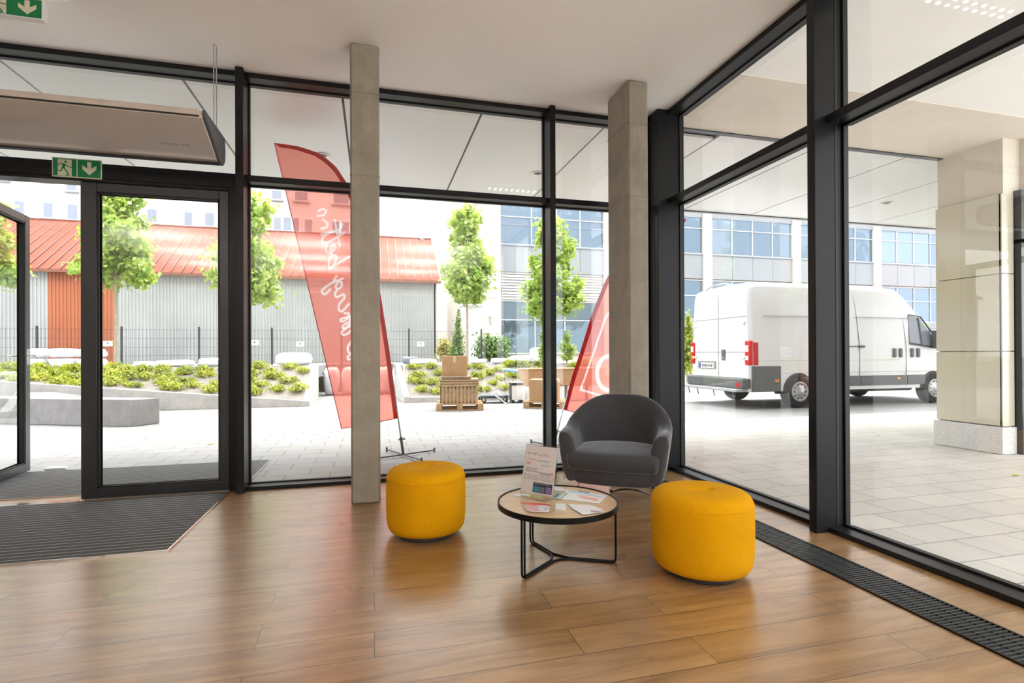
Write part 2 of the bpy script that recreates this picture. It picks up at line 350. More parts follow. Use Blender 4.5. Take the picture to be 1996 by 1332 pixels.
# ------------------------------------------------------------------ mesh helpers
LOC = {}
class MB:
    def __init__(s): s.v = []; s.f = []
    def add(s, vs, fs):
        o = len(s.v); s.v += [tuple(p) for p in vs]; s.f += [tuple(i+o for i in f) for f in fs]; return s
    def box(s, x0, x1, y0, y1, z0, z1):
        vs = [(x, y, z) for z in (z0, z1) for y in (y0, y1) for x in (x0, x1)]
        return s.add(vs, [(0, 2, 3, 1), (4, 5, 7, 6), (0, 1, 5, 4), (2, 6, 7, 3), (0, 4, 6, 2), (1, 3, 7, 5)])
    def obox(s, c, ux, uy, uz):          # centre and three half vectors
        c, ux, uy, uz = map(Vector, (c, ux, uy, uz))
        vs = [c+ux*a+uy*b+uz*d for d in (-1, 1) for b in (-1, 1) for a in (-1, 1)]
        return s.add(vs, [(0, 2, 3, 1), (4, 5, 7, 6), (0, 1, 5, 4), (2, 6, 7, 3), (0, 4, 6, 2), (1, 3, 7, 5)])
    def bar(s, a, b, wd, ht=None, up=(0, 0, 1)):
        a, b = Vector(a), Vector(b); d = b-a; ht = ht or wd
        u = d.cross(Vector(up)); 
        if u.length < 1e-6: u = d.cross(Vector((1, 0, 0)))
        u.normalize(); v = u.cross(d).normalized()
        return s.obox((a+b)/2, d/2, u*wd/2, v*ht/2)
    def tube(s, pts, r, n=10, closed=False):
        pts = [Vector(p) for p in pts]; k = len(pts); rings = []
        prev = None
        for i, p in enumerate(pts):
            if closed: t = pts[(i+1) % k]-pts[i-1]
            else: t = pts[min(i+1, k-1)]-pts[max(i-1, 0)]
            t.normalize()
            if prev is None:
                u = t.orthogonal().normalized()
            else:
                u = prev - t*prev.dot(t)
                u = u.normalized() if u.length > 1e-6 else t.orthogonal().normalized()
            prev = u; v = t.cross(u)
            rr = r[i] if isinstance(r, (list, tuple)) else r
            rings.append([p+(u*math.cos(2*PI*j/n)+v*math.sin(2*PI*j/n))*rr for j in range(n)])
        vs = [p for q in rings for p in q]; fs = []
        m = k if closed else k-1
        for i in range(m):
            for j in range(n):
                a = i*n+j; b = i*n+(j+1) % n; c = ((i+1) % k)*n+(j+1) % n; d = ((i+1) % k)*n+j
                fs.append((a, b, c, d))
        if not closed:
            fs.append(tuple(range(n-1, -1, -1))); fs.append(tuple((k-1)*n+j for j in range(n)))
        return s.add(vs, fs)
    def lathe(s, prof, c=(0, 0, 0), n=48):        # prof: (r, z)
        vs = []; fs = []; k = len(prof)
        for r, z in prof:
            for j in range(n):
                a = 2*PI*j/n; vs.append((c[0]+r*math.cos(a), c[1]+r*math.sin(a), c[2]+z))
        for i in range(k-1):
            for j in range(n):
                fs.append((i*n+j, i*n+(j+1) % n, (i+1)*n+(j+1) % n, (i+1)*n+j))
        fs.append(tuple(range(n-1, -1, -1))); fs.append(tuple((k-1)*n+j for j in range(n)))
        return s.add(vs, fs)
    def prism(s, poly, ex):                        # 3d polygon extruded by vector ex
        n = len(poly); ex = Vector(ex); P = [Vector(p) for p in poly]
        vs = P+[p+ex for p in P]
        fs = [tuple(range(n-1, -1, -1)), tuple(range(n, 2*n))]+[(i, (i+1) % n, n+(i+1) % n, n+i) for i in range(n)]
        return s.add(vs, fs)
    def build(s, name, mat, parent=None, bevel=0, smooth=False, seg=2, local=False, subsurf=0, solid=0):
        off = LOC.get(parent.name, Vector((0, 0, 0))) if parent else Vector((0, 0, 0))
        if local: off = Vector((0, 0, 0))
        me = bpy.data.meshes.new(name)
        me.from_pydata([tuple(Vector(p)-off) for p in s.v], [], s.f)
        import bmesh
        bm = bmesh.new(); bm.from_mesh(me); bmesh.ops.recalc_face_normals(bm, faces=bm.faces); bm.to_mesh(me); bm.free()
        me.materials.append(mat)
        o = bpy.data.objects.new(name, me); C.objects.link(o)
        if parent: o.parent = parent; LOC[o.name] = LOC.get(parent.name, Vector((0, 0, 0)))
        if solid:
            q = o.modifiers.new('solid', 'SOLIDIFY'); q.thickness = solid; q.offset = 0
        if bevel:
            q = o.modifiers.new('bevel', 'BEVEL'); q.width = bevel; q.segments = seg; q.limit_method = 'ANGLE'; q.angle_limit = R(40)
        if subsurf:
            q = o.modifiers.new('sub', 'SUBSURF'); q.levels = subsurf; q.render_levels = subsurf
        if smooth or bevel or subsurf:
            for p in me.polygons: p.use_smooth = True
            if not subsurf:
                try:
                    me.set_sharp_from_angle(angle=R(38))
                except Exception: pass
        return o
def tag(o, label=None, cat=None, group=None, kind=None):
    if label: o['label'] = label
    if cat: o['category'] = cat
    if group: o['group'] = group
    if kind: o['kind'] = kind
    return o
def thing(name, label, cat, loc, rz=0, group=None, kind=None):
    o = bpy.data.objects.new(name, None); C.objects.link(o); o.location = loc; o.rotation_euler = (0, 0, rz)
    o.empty_display_size = .1
    LOC[o.name] = Vector(loc)
    return tag(o, label, cat, group, kind)
def struct(name, loc=(0, 0, 0)):
    o = bpy.data.objects.new(name, None); C.objects.link(o); o.location = loc; LOC[o.name] = Vector(loc); o['kind'] = 'structure'; return o
def box(*a): return MB().box(*a)
def copy_tree(o, parent=None):
    c = o.copy(); C.objects.link(c); c.parent = parent
    LOC[c.name] = LOC.get(o.name, Vector((0, 0, 0)))
    for ch in list(o.children): copy_tree(ch, c)
    return c

# ================================================================== THE SETTING
CZ = 3.68                    # ceiling height
YG, XG = 5.185, 3.06         # glass planes of the two facades
XL, YB = -7.0, -7.0          # far sides of the room
# ground outside and timber floor inside
g = MB(); g.box(-60, 3.12, 5.25, 8.08, -.06, -.004); g.box(-60, 60, 8.08, 90, -.06, -.004)
tag(g.build('paved_ground', M['paving']), kind='structure')
tag(box(3.12, 60, -30, 8.08, -.06, -.004).build('arcade_paving', M['paving_lit']), kind='structure')  # brighter light painted into the paving tone, up to the canopy edge
fl = MB(); fl.box(XL, 3.12, YB, 5.25, -.05, 0)
tag(fl.build('floor', M['floor']), kind='structure')
tag(box(XL, 3.12, YB, 5.25, CZ, CZ+.2).build('ceiling', M['ceil']), kind='structure')
tag(box(XL-.2, XL, YB, 5.25, 0, CZ+.2).build('wall_left', M['white_wall']), kind='structure')
tag(box(XL-.2, 3.3, YB-.2, YB, 0, CZ+.2).build('wall_rear', M['white_wall']), kind='structure')
# the storeys above: outer wall standing on the canopy edge
b = MB(); b.box(-40, 7.1, 8.08, 8.4, CZ+.06, 14); b.box(7.1, 50, 8.0, 8.4, CZ+.06, 14)
tag(b.build('wall_outer', M['stucco']), kind='structure')

def glazed_bay(n, axis, a0, a1, trans=True, a_left=None):
    """one bay of the curtain wall: top rail, transom, sill, gaskets and two panes"""
    w = struct('window_%d' % n)
    def bx(u0, u1, d0, d1, z0, z1):
        m = MB()
        if axis == 'x': return m.box(u0, u1, d0, d1, z0, z1)
        return m.box(d0, d1, u0, u1, z0, z1)
    f0 = 5.045 if axis == 'x' else 2.92
    gl = YG if axis == 'x' else XG
    bx(a0, a1, f0, gl+.06, CZ-.045, CZ).build('top_rail', M['frame'], w, .003)
    bx(a0, a1, f0, gl+.06, 0, .032).build('sill_rail', M['frame'], w, .003)
    if trans: bx(a0, a1, f0, gl+.06, 2.720, 2.775).build('transom', M['frame'], w, .003)
    k = MB()
    for z0, z1 in ((.032, 2.720), (2.775, CZ-.045)):
        for (u0, u1, p, q) in ((a0, a1, z0, z0+.012), (a0, a1, z1-.012, z1), (a0, a0+.012, z0, z1), (a1-.012, a1, z0, z1)):
            m = bx(u0, u1, gl-.016, gl+.016, p, q); k.add(m.v, m.f)
    k.build('gasket', M['gasket'], w)
    for z0, z1, nm in ((.036, 2.716, 'lower_pane'), (2.779, CZ-.049, 'upper_pane')):
        vs = [(a0+.004, gl, z0), (a1-.004, gl, z0), (a1-.004, gl, z1), (a0+.004, gl, z1)]
        if axis != 'x': vs = [(y, x, z) for x, y, z in vs]
        MB().add(vs, [(0, 1, 2, 3)]).build(nm, M['glass'], w)
    return w
glazed_bay(1, 'x', -1.081, 1.715)
glazed_bay(2, 'x', 1.772, 2.735)
glazed_bay(3, 'y', 2.898, 4.77)
glazed_bay(4, 'y', .963, 2.832)
glazed_bay(5, 'y', -.972, .900)
glazed_bay(6, 'y', -2.907, -1.035)
glazed_bay(7, 'y', -4.842, -2.97)
tn = 0
def post(x0, x1, y0, y1, mat='frame', z1=None):
    global tn; tn += 1
    o = box(x0, x1, y0, y1, 0, z1 or CZ).build('trim_%d' % tn, M[mat], None, .004); return tag(o, kind='structure')
post(-1.145, -1.081, 4.965, 5.25)
post(1.715, 1.772, 4.965, 5.25)
post(2.735, 2.800, 4.960, 5.25)
post(2.800, 3.10, 4.833, 5.25, 'gasket')
for y in (4.77, 2.835, .900, -1.035, -2.97, -4.905):
    post(2.82 if y < 4 else 2.80, 3.10, y, y+.063)
# slim black glazing groove along each mullion side
for i, (x, y) in enumerate(((2.985, 2.8325), (2.985, .8975))):
    tn += 1; tag(box(x, x+.018, y, y+.004, .04, CZ).build('trim_%d' % tn, M['gasket']), kind='structure')
tag(box(2.92, 3.12, -7, -4.905, 0, CZ).build('wall_right', M['white_wall']), kind='structure')

# ---------- entrance bay: door frame, upper window, closed leaf, open leaf
w = struct('window_8')
box(-3.50, -1.145, 5.045, 5.245, CZ-.045, CZ).build('top_rail', M['frame'], w, .003)
box(-3.50, -1.145, 5.07, 5.245, 2.66, 2.785).build('transom', M['frame'], w, .003)
k = MB().box(-3.5, -1.145, YG-.016, YG+.016, 2.785, 2.797).box(-3.5, -1.145, YG-.016, YG+.016, CZ-.057, CZ-.045)
k.build('gasket', M['gasket'], w)
MB().add([(-3.5, YG, 2.79), (-1.145, YG, 2.79), (-1.145, YG, CZ-.05), (-3.5, YG, CZ-.05)], [(0, 1, 2, 3)]).build('upper_pane', M['glass'], w)
w = struct('door_1')
m = MB().box(-1.222, -1.145, 5.075, 5.22, 0, 2.66).box(-3.50, -3.40, 5.075, 5.22, 0, 2.66).box(-3.40, -1.222, 5.075, 5.22, 2.632, 2.66)
m.build('door_frame', M['frame'], w, .003)
def leaf(w, L, stile_a, stile_b, T=.07, H=2.63, glass_top=2.553, glass_bot=.092):
    """leaf along +x local from hinge at 0, face towards -y"""
    fr = MB().box(0, stile_a, 0, T, .008, H).box(L-stile_b, L, 0, T, .008, H)
    fr.box(stile_a, L-stile_b, 0, T, glass_top, H).box(stile_a, L-stile_b, 0, T, .008, glass_bot)
    fr.build('leaf_frame', M['frame_ext'], w, .004, local=True)
    g0, g1 = stile_a, L-stile_b
    be = MB()
    for s in (0.006, T-.014):
        be.box(g0, g0+.014, s, s+.008, glass_bot, glass_top).box(g1-.014, g1, s, s+.008, glass_bot, glass_top)
        be.box(g0, g1, s, s+.008, glass_bot, glass_bot+.014).box(g0, g1, s, s+.008, glass_top-.014, glass_top)
    be.build('glazing_bead', M['gasket'], w, local=True)
    MB().add([(g0, T/2, glass_bot), (g1, T/2, glass_bot), (g1, T/2, glass_top), (g0, T/2, glass_top)], [(0, 1, 2, 3)]).build('pane', M['glass'], w, local=True)
w = struct('door_2', (-2.331, 5.085, 0))
leaf(w, 1.105, .115, .072)
w = struct('door_3', (-3.27, 5.12, 0)); w.rotation_euler = (0, 0, math.atan2(1.42, -.168))
leaf(w, 1.42, .10, .10)
MB().box(1.345, 1.395, -.004, .074, 1.10, 1.26).build('lock_plate', M['chrome'], w, .003, local=True)
MB().tube([(1.37, 0, 1.19), (1.37, -.055, 1.19), (1.36, -.06, 1.19), (1.24, -.06, 1.19)], .010).build('door_handle', M['chrome'], w, smooth=True, local=True)
MB().tube([(1.37, .07, 1.19), (1.37, .125, 1.19), (1.36, .13, 1.19), (1.24, .13, 1.19)], .010).build('door_handle', M['chrome'], w, smooth=True, local=True)
MB().box(1.418, 1.423, .02, .05, 1.12, 1.17).box(1.418, 1.423, .02, .05, 1.20, 1.26).build('latch', M['gasket'], w, local=True)
tag(box(-7, -3.5, 5.05, 5.25, 0, CZ).build('wall_back', M['white_wall']), kind='structure')
# aluminium threshold under the doors
tn += 1; tag(box(-3.40, -2.335, 5.02, 5.07, 0, .012).build('trim_%d' % tn, M['chrome'], None, .002), kind='structure')

# ---------- canopy: glossy panels with open joints, plaster ceiling beyond the corner
cs = struct('canopy_soffit')
xs = [-30.5+1.3745*i for i in range(0, 60)]
sx = [-11.28+1.3745*i for i in range(0, 20)]      # joints fall on -3.03, -1.66, -.28, 1.09 ...
x0s = [-3.03+1.3745*i for i in range(-8, 20)]
pan = MB()
for i, x in enumerate(x0s):
    if x < 7.0 and x+1.3745 > 7.1: pass
    y0 = 5.30 if x < 3.2 else 5.17
    pan.box(x+.012, x+1.3745-.012, y0, 8.06, CZ, CZ+.03)
pan.build('soffit_panels', M['soffit'], cs)
MB().box(-14.1, 24.5, 5.2, 8.08, CZ+.032, CZ+.06).build('joint_backing', M['gasket'], cs)
MB().box(-14.1, 24.5, 8.06, 8.10, CZ-.015, CZ+.12).build('edge_profile', M['frame_ext'], cs)
MB().box(3.12, 7.1, 5.10, 5.17, CZ-.012, CZ+.05).build('inner_profile', M['frame_ext'], cs)
tag(box(3.10, 7.4, 4.00, 5.12, CZ, CZ+.2).build('ceiling_passage', M['beige']), kind='structure')
tag(box(3.10, 12, .6, 4.00, CZ+.012, CZ+.2).build('ceiling_arcade', M['lgrey']), kind='structure')  # paler zone: a reflection in the glass, put into the ceiling colour
for i, (x, y) in enumerate(((-.6, 6.92), (2.2, 6.9), (5.01, 6.88), (8.3, 6.87), (-3.4, 6.92))):
    d = thing('soffit_downlight', ['round white downlight in the soffit above the left red flag', 'round white downlight in the soffit left of the slim middle mullion',
        'round white downlight in the soffit seen through the left pane of the right facade', 'round white downlight in the soffit above the front of the van',
        'round white downlight in the soffit over the entrance doors'][i], 'downlight', (x, y, CZ))
    MB().lathe([(.055, 0), (.085, -.002), (.092, -.008), (.080, -.012), (.055, -.006), (.052, .0)], (x, y, CZ), 28).build('trim_ring', M['white'], d, smooth=True)
    MB().lathe([(.053, -.004), (.05, .004)], (x, y, CZ), 24).build('lamp_well', M['dark_plastic'], d)
# ---------- building corner at the right of the passage
wl = struct('wall_passage')
MB().box(7.10, 7.235, 4.46, 5.17, .30, 3.03).box(7.10, 7.235, 4.46, 5.17, 3.03, CZ).build('core', M['beige'], wl)
def clad(name, z0, z1, mat):
    MB().box(7.05, 7.10, 4.44, 5.17, z0, z1).box(7.05, 7.24, 4.43, 4.46, z0, z1).build(name, mat, wl, .002)
for z0, z1 in ((.325, 1.19), (1.20, 2.095), (2.105, 3.03)): clad('cladding_panel', z0, z1, M['clad_stone'])
MB().box(7.02, 7.25, 4.415, 5.19, 0, .312).build('granite_base', M['granite'], wl, .004)
MB().box(7.09, 7.6, 4.44, 5.17, 3.03, CZ).build('upper_wall', M['beige'], wl)
MB().box(7.6, 13, 4.5, 5.17, 0, CZ).build('return_wall', M['beige'], wl)
w = struct('door_4')
MB().box(7.25, 7.37, 4.36, 4.5, 0, 3.07).box(7.37, 9.6, 4.36, 4.5, 2.93, 3.07).box(8.5, 8.6, 4.36, 4.5, 0, 2.93).box(7.25, 9.6, 4.36, 4.5, 2.45, 2.5).build('door_frame', M['frame_ext'], w, .003)
MB().add([(7.37, 4.44, 0), (9.6, 4.44, 0), (9.6, 4.44, 2.93), (7.37, 4.44, 2.93)], [(0, 1, 2, 3)]).build('pane', M['glass'], w)
MB().box(7.36, 13, 4.36, 4.5, 3.07, CZ).build('header', M['beige'], wl)

# ---------- fair-faced concrete columns
def column(name, x0, x1, y0, y1, label, rot=0):
    o = thing(name, label, 'column', ((x0+x1)/2, (y0+y1)/2, 0), 0)
    MB().box(x0, x1, y0, y1, 0, CZ).build('shaft', M['concrete'], o, .016, seg=1)
    jn = MB()
    for z in (.0,):
        pass
    e = .0015
    for z in (2.62, 3.28):
        jn.box(x0-e, x1+e, y0-e, y1+e, z, z+.004)
    jn.build('pour_joint', plain('pour_joint', (.20, .175, .14), .8), o)
    return o
column('concrete_column', -.174, .052, 4.345, 4.545, 'bare concrete column standing in front of the red flag, left of the yellow pouf')
column('concrete_column', 2.237, 2.440, 4.316, 4.755, 'bare concrete column with air holes behind the grey armchair')

# ---------- entrance mats and trench grille
def rib_mat(name, x0, x1, y0, y1, label, notch=0):
    o = thing(name, label, 'mat', ((x0+x1)/2, (y0+y1)/2, 0))
    MB().box(x0, x1, y0, y1, 0, .003).build('mat_backing', M['mat_base'], o)
    n = int((y1-y0)/.058); st = (y1-y0)/n
    r = MB(); rl = MB()
    for i in range(n):
        y = y0+i*st
        r.box(x0+.004, x1-.004, y+.003, y+.021, .003, .011).box(x0+.004, x1-.004, y+.024, y+st-.014, .003, .011)
        rl.box(x0+.004, x1-.004, y+st-.010, y+st-.002, .003, .010)
    ri = r.build('ribs', M['mat'], o, .002, seg=1)
    rl.build('metal_rails', plain('mat_rail', (.20, .195, .19), .5), o)
    e = MB().box(x1-.004, x1+.004, y0, y1, 0, .012).box(x0, x1, y0-.004, y0, 0, .012)
    e.build('edge_strip', M['chrome'], o)
rib_mat('entrance_mat', -5.2, -1.212, 3.63, 5.02, 'dark ribbed entrance mat on the timber floor inside the doors')
rib_mat('outdoor_mat', -4.6, -1.13, 5.255, 6.43, 'dark ribbed mat on the paving outside the open door')
gr = thing('floor_grille', 'long black linear floor grille let into the floor along the right glass wall', 'grille', (2.5, 2, 0))
MB().box(2.385, 2.62, -3, 4.62, .0005, .0015).build('trough', M['gasket'], gr)
f = MB().box(2.38, 2.392, -3, 4.62, 0, .008).box(2.612, 2.624, -3, 4.62, 0, .008).box(2.38, 2.624, 4.612, 4.624, 0, .008)
f.build('grille_frame', M['black'], gr)
s = MB()
y = -.2
while y < 4.6:
    s.box(2.392, 2.612, y, y+.0055, .0015, .007); y += .021
s.build('slats', plain('slat_grey', (.045, .046, .048), .35), gr)
s = MB()
for x in (2.46, 2.54): s.box(x, x+.004, -.2, 4.6, .0015, .005)
s.build('cross_rods', M['black'], gr)

# ---------- LED lights of the room, then unseen fill lamps added behind the viewer
def led_fixture(x, y, label, rz=0, L=.36, W=.10, n=9):
    o = thing('led_ceiling_light', label, 'ceiling light', (x, y, CZ), rz)
    MB().box(-L/2, L/2, -W/2, W/2, -.035, 0).build('housing', M['signwhite'], o, .004, local=True)
    for j in (-1, 1):
        for i in range(n):
            cx = -L/2+L*(i+.5)/n; MB().box(cx-.011, cx+.011, j*W/4-.011, j*W/4+.011, -.038, -.034).build('led_dot', M['led'], o, local=True)
    return o
led_fixture(-2.44, 4.30, 'small white ceiling light with rows of bright square dots above the cut-off exit sign')
led_fixture(2.02, 2.76, 'small white ceiling light with bright square dots mirrored in the right glass wall', L=.78, W=.12)

def fill_lamp(x, y, label):  # unseen lamp added as fill to brighten the room
    o = thing('louvred_fill_lamp', label, 'ceiling light', (x, y, CZ), 0, 'added fill lamps in the rear of the room')
    MB().box(-.6, .6, -.3, .3, -.03, 0).build('housing', M['signwhite'], o, .004, local=True)
    lv = MB()
    for i in range(13): lv.box(-.57+.095*i-.003, -.57+.095*i+.003, -.28, .28, -.055, -.03)
    lv.build('louvre', M['signwhite'], o, local=True)
    l = bpy.data.lights.new('lamp', 'AREA'); l.shape = 'RECTANGLE'; l.size = 1.1; l.size_y = .5; l.energy = FILL_W; l.color = (1, .97, .93); l.spread = R(105)
    q = bpy.data.objects.new('lamp', l); C.objects.link(q); q.parent = o; q.location = (0, 0, -.06)
for k, (x, y) in enumerate([(x, y) for x in (-5.2, -2.9, -.6, 1.7) for y in (-1.3, -3.1, -4.9)]):
    fill_lamp(x, y, 'added louvred white fill lamp behind the viewer, %s column, %s row' % (['first', 'second', 'third', 'fourth'][k//3], ['front', 'middle', 'rear'][k % 3]))

def uplighter(x, y, label):  # unseen upward fill, added to brighten the ceiling
    o = thing('fill_uplighter', label, 'ceiling light', (x, y, 2.95), 0, 'added fill uplighters in the rear of the room')
    MB().box(-.75, .75, -.12, .12, 0, .05).build('trough', M['signwhite'], o, .004, local=True)
    for sx_2 in (-.7, .7): MB().tube([(sx_2, 0, .05), (sx_2, 0, CZ-2.95)], .003, 6).build('suspension_wire', M['steel'], o, local=True)
    l = bpy.data.lights.new('uplight', 'AREA'); l.shape = 'RECTANGLE'; l.size = 1.4; l.size_y = .2; l.energy = FILL_UP_W; l.color = (1, .97, .93)
    q = bpy.data.objects.new('uplight', l); C.objects.link(q); q.parent = o; q.location = (0, 0, .06); q.rotation_euler = (PI, 0, 0)
for k, (x, y) in enumerate([(x, y) for x in (-4.2, -1.4, 1.3) for y in (-2.2, -4.0, -5.8)]):
    uplighter(x, y, 'added slim white fill uplighter behind the viewer, %s column, %s row' % (['left', 'middle', 'right'][k//3], ['front', 'middle', 'rear'][k % 3]))

# ================================================================== THINGS INDOORS
def pouf(x, y, label, rz, r=.268, h=.445):
    o = thing('pouf', label, 'pouf', (x, y, 0), rz, 'yellow velvet poufs')
    # body with soft bottom, slightly convex flank and a crowned top with a pinched dimple
    n = 72
    prof = [(.0, .03), (.6, .028), (.80, .030), (.90, .040), (.955, .062), (.985, .10), (.997, .16), (1.0, .24), (.999, .33), (.992, .372), (.985, .386), (.970, .400), (.935, .418), (.87, .431), (.76, .440)]+[(.70-.04*q_, .4425+.0055*math.sin(PI/2*q_/17)) for q_ in range(18)]
    b = MB(); vs = []; fs = []
    for k, (pr, z) in enumerate(prof[1:]):
        for j in range(n):
            a = 2*PI*j/n; px, py = r*pr*math.cos(a), r*pr*math.sin(a); zz = z*h/.448
            if z > .42:
                # tufted crease: short pinched line across the middle
                cx, cy = px*.93+py*.36, -px*.36+py*.93
                dd = math.exp(-((cx/.055)**4)-(cy/.014)**2)*.030+math.exp(-((cx/.09)**2)-(cy/.05)**2)*.012
                zz -= dd
            vs.append((px, py, zz))
    m = len(prof)-1
    for k in range(m-1):
        for j in range(n): fs.append((k*n+j, k*n+(j+1) % n, (k+1)*n+(j+1) % n, (k+1)*n+j))
    fs.append(tuple(range(n-1, -1, -1))); fs.append(tuple((m-1)*n+j for j in range(n)))
    b.add(vs, fs).build('upholstered_body', M['yellow'], o, smooth=True, local=True)
    s = MB(); s.tube([(r*.9905*math.cos(2*PI*j/64), r*.9905*math.sin(2*PI*j/64), .381*h/.448) for j in range(64)], .0022, 6, True)
    s.build('seam_piping', M['yellow'], o, smooth=True, local=True)
    MB().lathe([(r*.72, 0), (r*.74, .006), (r*.74, .03)], (0, 0, 0), 48).build('base_disc', M['dark_plastic'], o, local=True)
pouf(.338, 3.545, 'yellow velvet pouf standing between the concrete column and the coffee table', R(20), .262, .450)
pouf(1.745, 2.535, 'yellow velvet pouf in front of the grey armchair, the larger one in the photo', R(-30), .270, .452)

# armchair
ch = thing('armchair', 'charcoal velvet tub armchair in the glazed corner behind the coffee table', 'armchair', (1.925, 3.935, 0), R(-34))
def shell_path(s):              # s in -1..1, 0 = middle of the back
    A, Bk, F = .400, .325, .33
    a = abs(s); sg = 1 if s >= 0 else -1
    if a < .66:
        t = a/.66*PI/2; x, y = A*math.sin(t), .04+Bk*math.cos(t)
        nx, ny = math.sin(t)/A, math.cos(t)/Bk
    else:
        t = (a-.66)/.34; x, y = A-.010*t*t, .04-F*t; nx, ny = 1, -.02*t
    l = math.hypot(nx, ny); return sg*x, y, sg*nx/l, ny/l
b = MB(); vs = []; fs = []; K = 52; L = None
for i in range(K+1):
    s = -1+2*i/K; x, y, nx, ny = shell_path(s)
    a = abs(s); e = max(0, min(1, (a-.12)/.70)); e = e*e*(3-2*e)
    h = .835*(1-e)+.595*e - .012*max(0, (a-.85)/.15)**2
    lean = (1-e)*.02; th_ = 1+.8*e
    loop = [(-.005, .185), (.022, .200), (.034, .26), (.037, .38), (.038, h-.07), (.032, h-.026), (.012, h-.002), (-.014, h-.001), (-.036, h-.022), (-.044, h-.065), (-.050, .42), (-.052, .26), (-.03, .19)]
    L = len(loop)
    for of, z in loop:
        k = .80+.20*min(1, z/.58); yy = y*(k if y > 0 else (.5+.5*k))
        yy += lean*max(0, (z-.35)/.5)
        # arms round off at the front
        if of < 0: of *= th_
        vs.append((x*k+nx*of, yy+ny*of, z))
for i in range(K):
    for j in range(L): fs.append((i*L+j, i*L+(j+1) % L, (i+1)*L+(j+1) % L, (i+1)*L+j))
# rounded caps at both arm fronts
for i0, sg in ((0, -1), (K, 1)):
    ring = [Vector(v) for v in vs[i0*L:(i0+1)*L]]; c = sum(ring, Vector())/L
    base = i0*L; last = list(range(base, base+L))
    for sh, push in ((.93, .014), (.74, .024), (.40, .028)):
        new = []
        for v in ring:
            q = c+(v-c)*Vector((sh, 1, 1)).x if False else Vector((c.x+(v.x-c.x)*sh, v.y-push, c.z+(v.z-c.z)*(1-(1-sh)*.16)))
            new.append(len(vs)); vs.append(tuple(q))
        for j in range(L): fs.append((last[j], last[(j+1) % L], new[(j+1) % L], new[j]))
        last = new
    fs.append(tuple(last))
b.add(vs, fs).build('shell', M['grey'], ch, smooth=True, local=True, subsurf=1)
def d_outline(w, yb, yf, n=36, bow=.03):
    P = []
    for i in range(n+1):
        t = -PI/2+PI*i/n; P.append((w*math.sin(t), .02+(yb-.02)*math.cos(t)))
    P2 = []
    m = 14
    for i in range(1, m):                              # right arm side to front edge, bowed front
        P2.append((w-(.004)*i/m, .02+(yf+.05-.02)*i/m))
    for i in range(1, 6):
        t = PI/2*i/6; P2.append((w-.05+.05*math.cos(t), yf+.05-.05*math.sin(t)))
    q = 12
    for i in range(q+1):
        u = 1-2*i/q; P2.append(((w-.05)*u, yf-bow*(1-u*u)))
    for i in range(5, 0, -1):
        t = PI/2*i/6; P2.append((-(w-.05+.05*math.cos(t)), yf+.05-.05*math.sin(t)))
    for i in range(m-1, 0, -1):
        P2.append((-(w-(.004)*i/m), .02+(yf+.05-.02)*i/m))
    return P+P2
def d_body(levels, name, mat, crown=0):
    vs = []; fs = []; n = None
    for z, w, yb, yf in levels:
        o = d_outline(w, yb, yf); n = len(o); vs += [(x, y, z) for x, y in o]
    for k in range(len(levels)-1):
        for j in range(n): fs.append((k*n+j, k*n+(j+1) % n, (k+1)*n+(j+1) % n, (k+1)*n+j))
    top = (len(levels)-1)*n
    c = [Vector(v) for v in vs[top:top+n]]; cc = sum(c, Vector())/n; last = list(range(top, top+n))
    for s, dz in ((.8, crown*.5), (.5, crown*.85), (.2, crown)):
        new = []
        for v in c: new.append(len(vs)); vs.append((cc.x+(v.x-cc.x)*s, cc.y+(v.y-cc.y)*s, v.z+dz))
        for j in range(n): fs.append((last[j], last[(j+1) % n], new[(j+1) % n], new[j]))
        last = new
    fs.append(tuple(last)); fs.append(tuple(range(n-1, -1, -1)))
    return MB().add(vs, fs).build(name, mat, ch, smooth=True, local=True)
d_body([(.165, .25, .24, -.23), (.175, .29, .27, -.265), (.20, .315, .29, -.285), (.26, .335, .30, -.295), (.292, .335, .30, -.295)], 'seat_base', M['grey'])
d_body([(.288, .325, .28, -.300), (.296, .338, .29, -.325), (.32, .345, .29, -.345), (.37, .352, .30, -.352), (.405, .352, .30, -.345), (.422, .345, .29, -.330), (.432, .325, .27, -.30)], 'seat_cushion', M['grey'], .018)
# light piping round the cushion's left front and along the outer arm edges
def wpt(s, z, of): 
    x, y, nx, ny = shell_path(s); k = .80+.20*min(1, z/.58); yy = y*(k if y > 0 else (.5+.5*k)); return (x*k+nx*of, yy+ny*of-.006, z)
pp = mat_fabric('grey_piping', (.20, .20, .21), .4, .7)
for sg in (-1, 1):
    MB().tube([wpt(sg*.995, z, .038) for z in (.20, .28, .36, .44, .52)], .003, 6).build('arm_piping', pp, ch, smooth=True, local=True)
for (x, y), (x2, y2) in (((-.27, -.10), (-.335, -.15)), ((.27, .0), (.34, .0)), ((.075, .16), (.07, .20)), ((.092, .16), (.096, .20))):
    MB().tube([(x, y, .20), (x2, y2, .004 if x < 0 or x > .2 else .034)], .0075, 8).build('leg', M['chrome'], ch, smooth=True, local=True)
MB().tube([(-.085+.33*t, .20, .006+.03*math.sin(PI*t)) for t in [i/14 for i in range(15)]], .009, 8).build('rear_runner', M['chrome'], ch, smooth=True, local=True)
MB().tube([(-.09, .20, .008), (-.07, .20, .012)], .014, 10).build('floor_glide', M['dark_plastic'], ch, smooth=True, local=True)

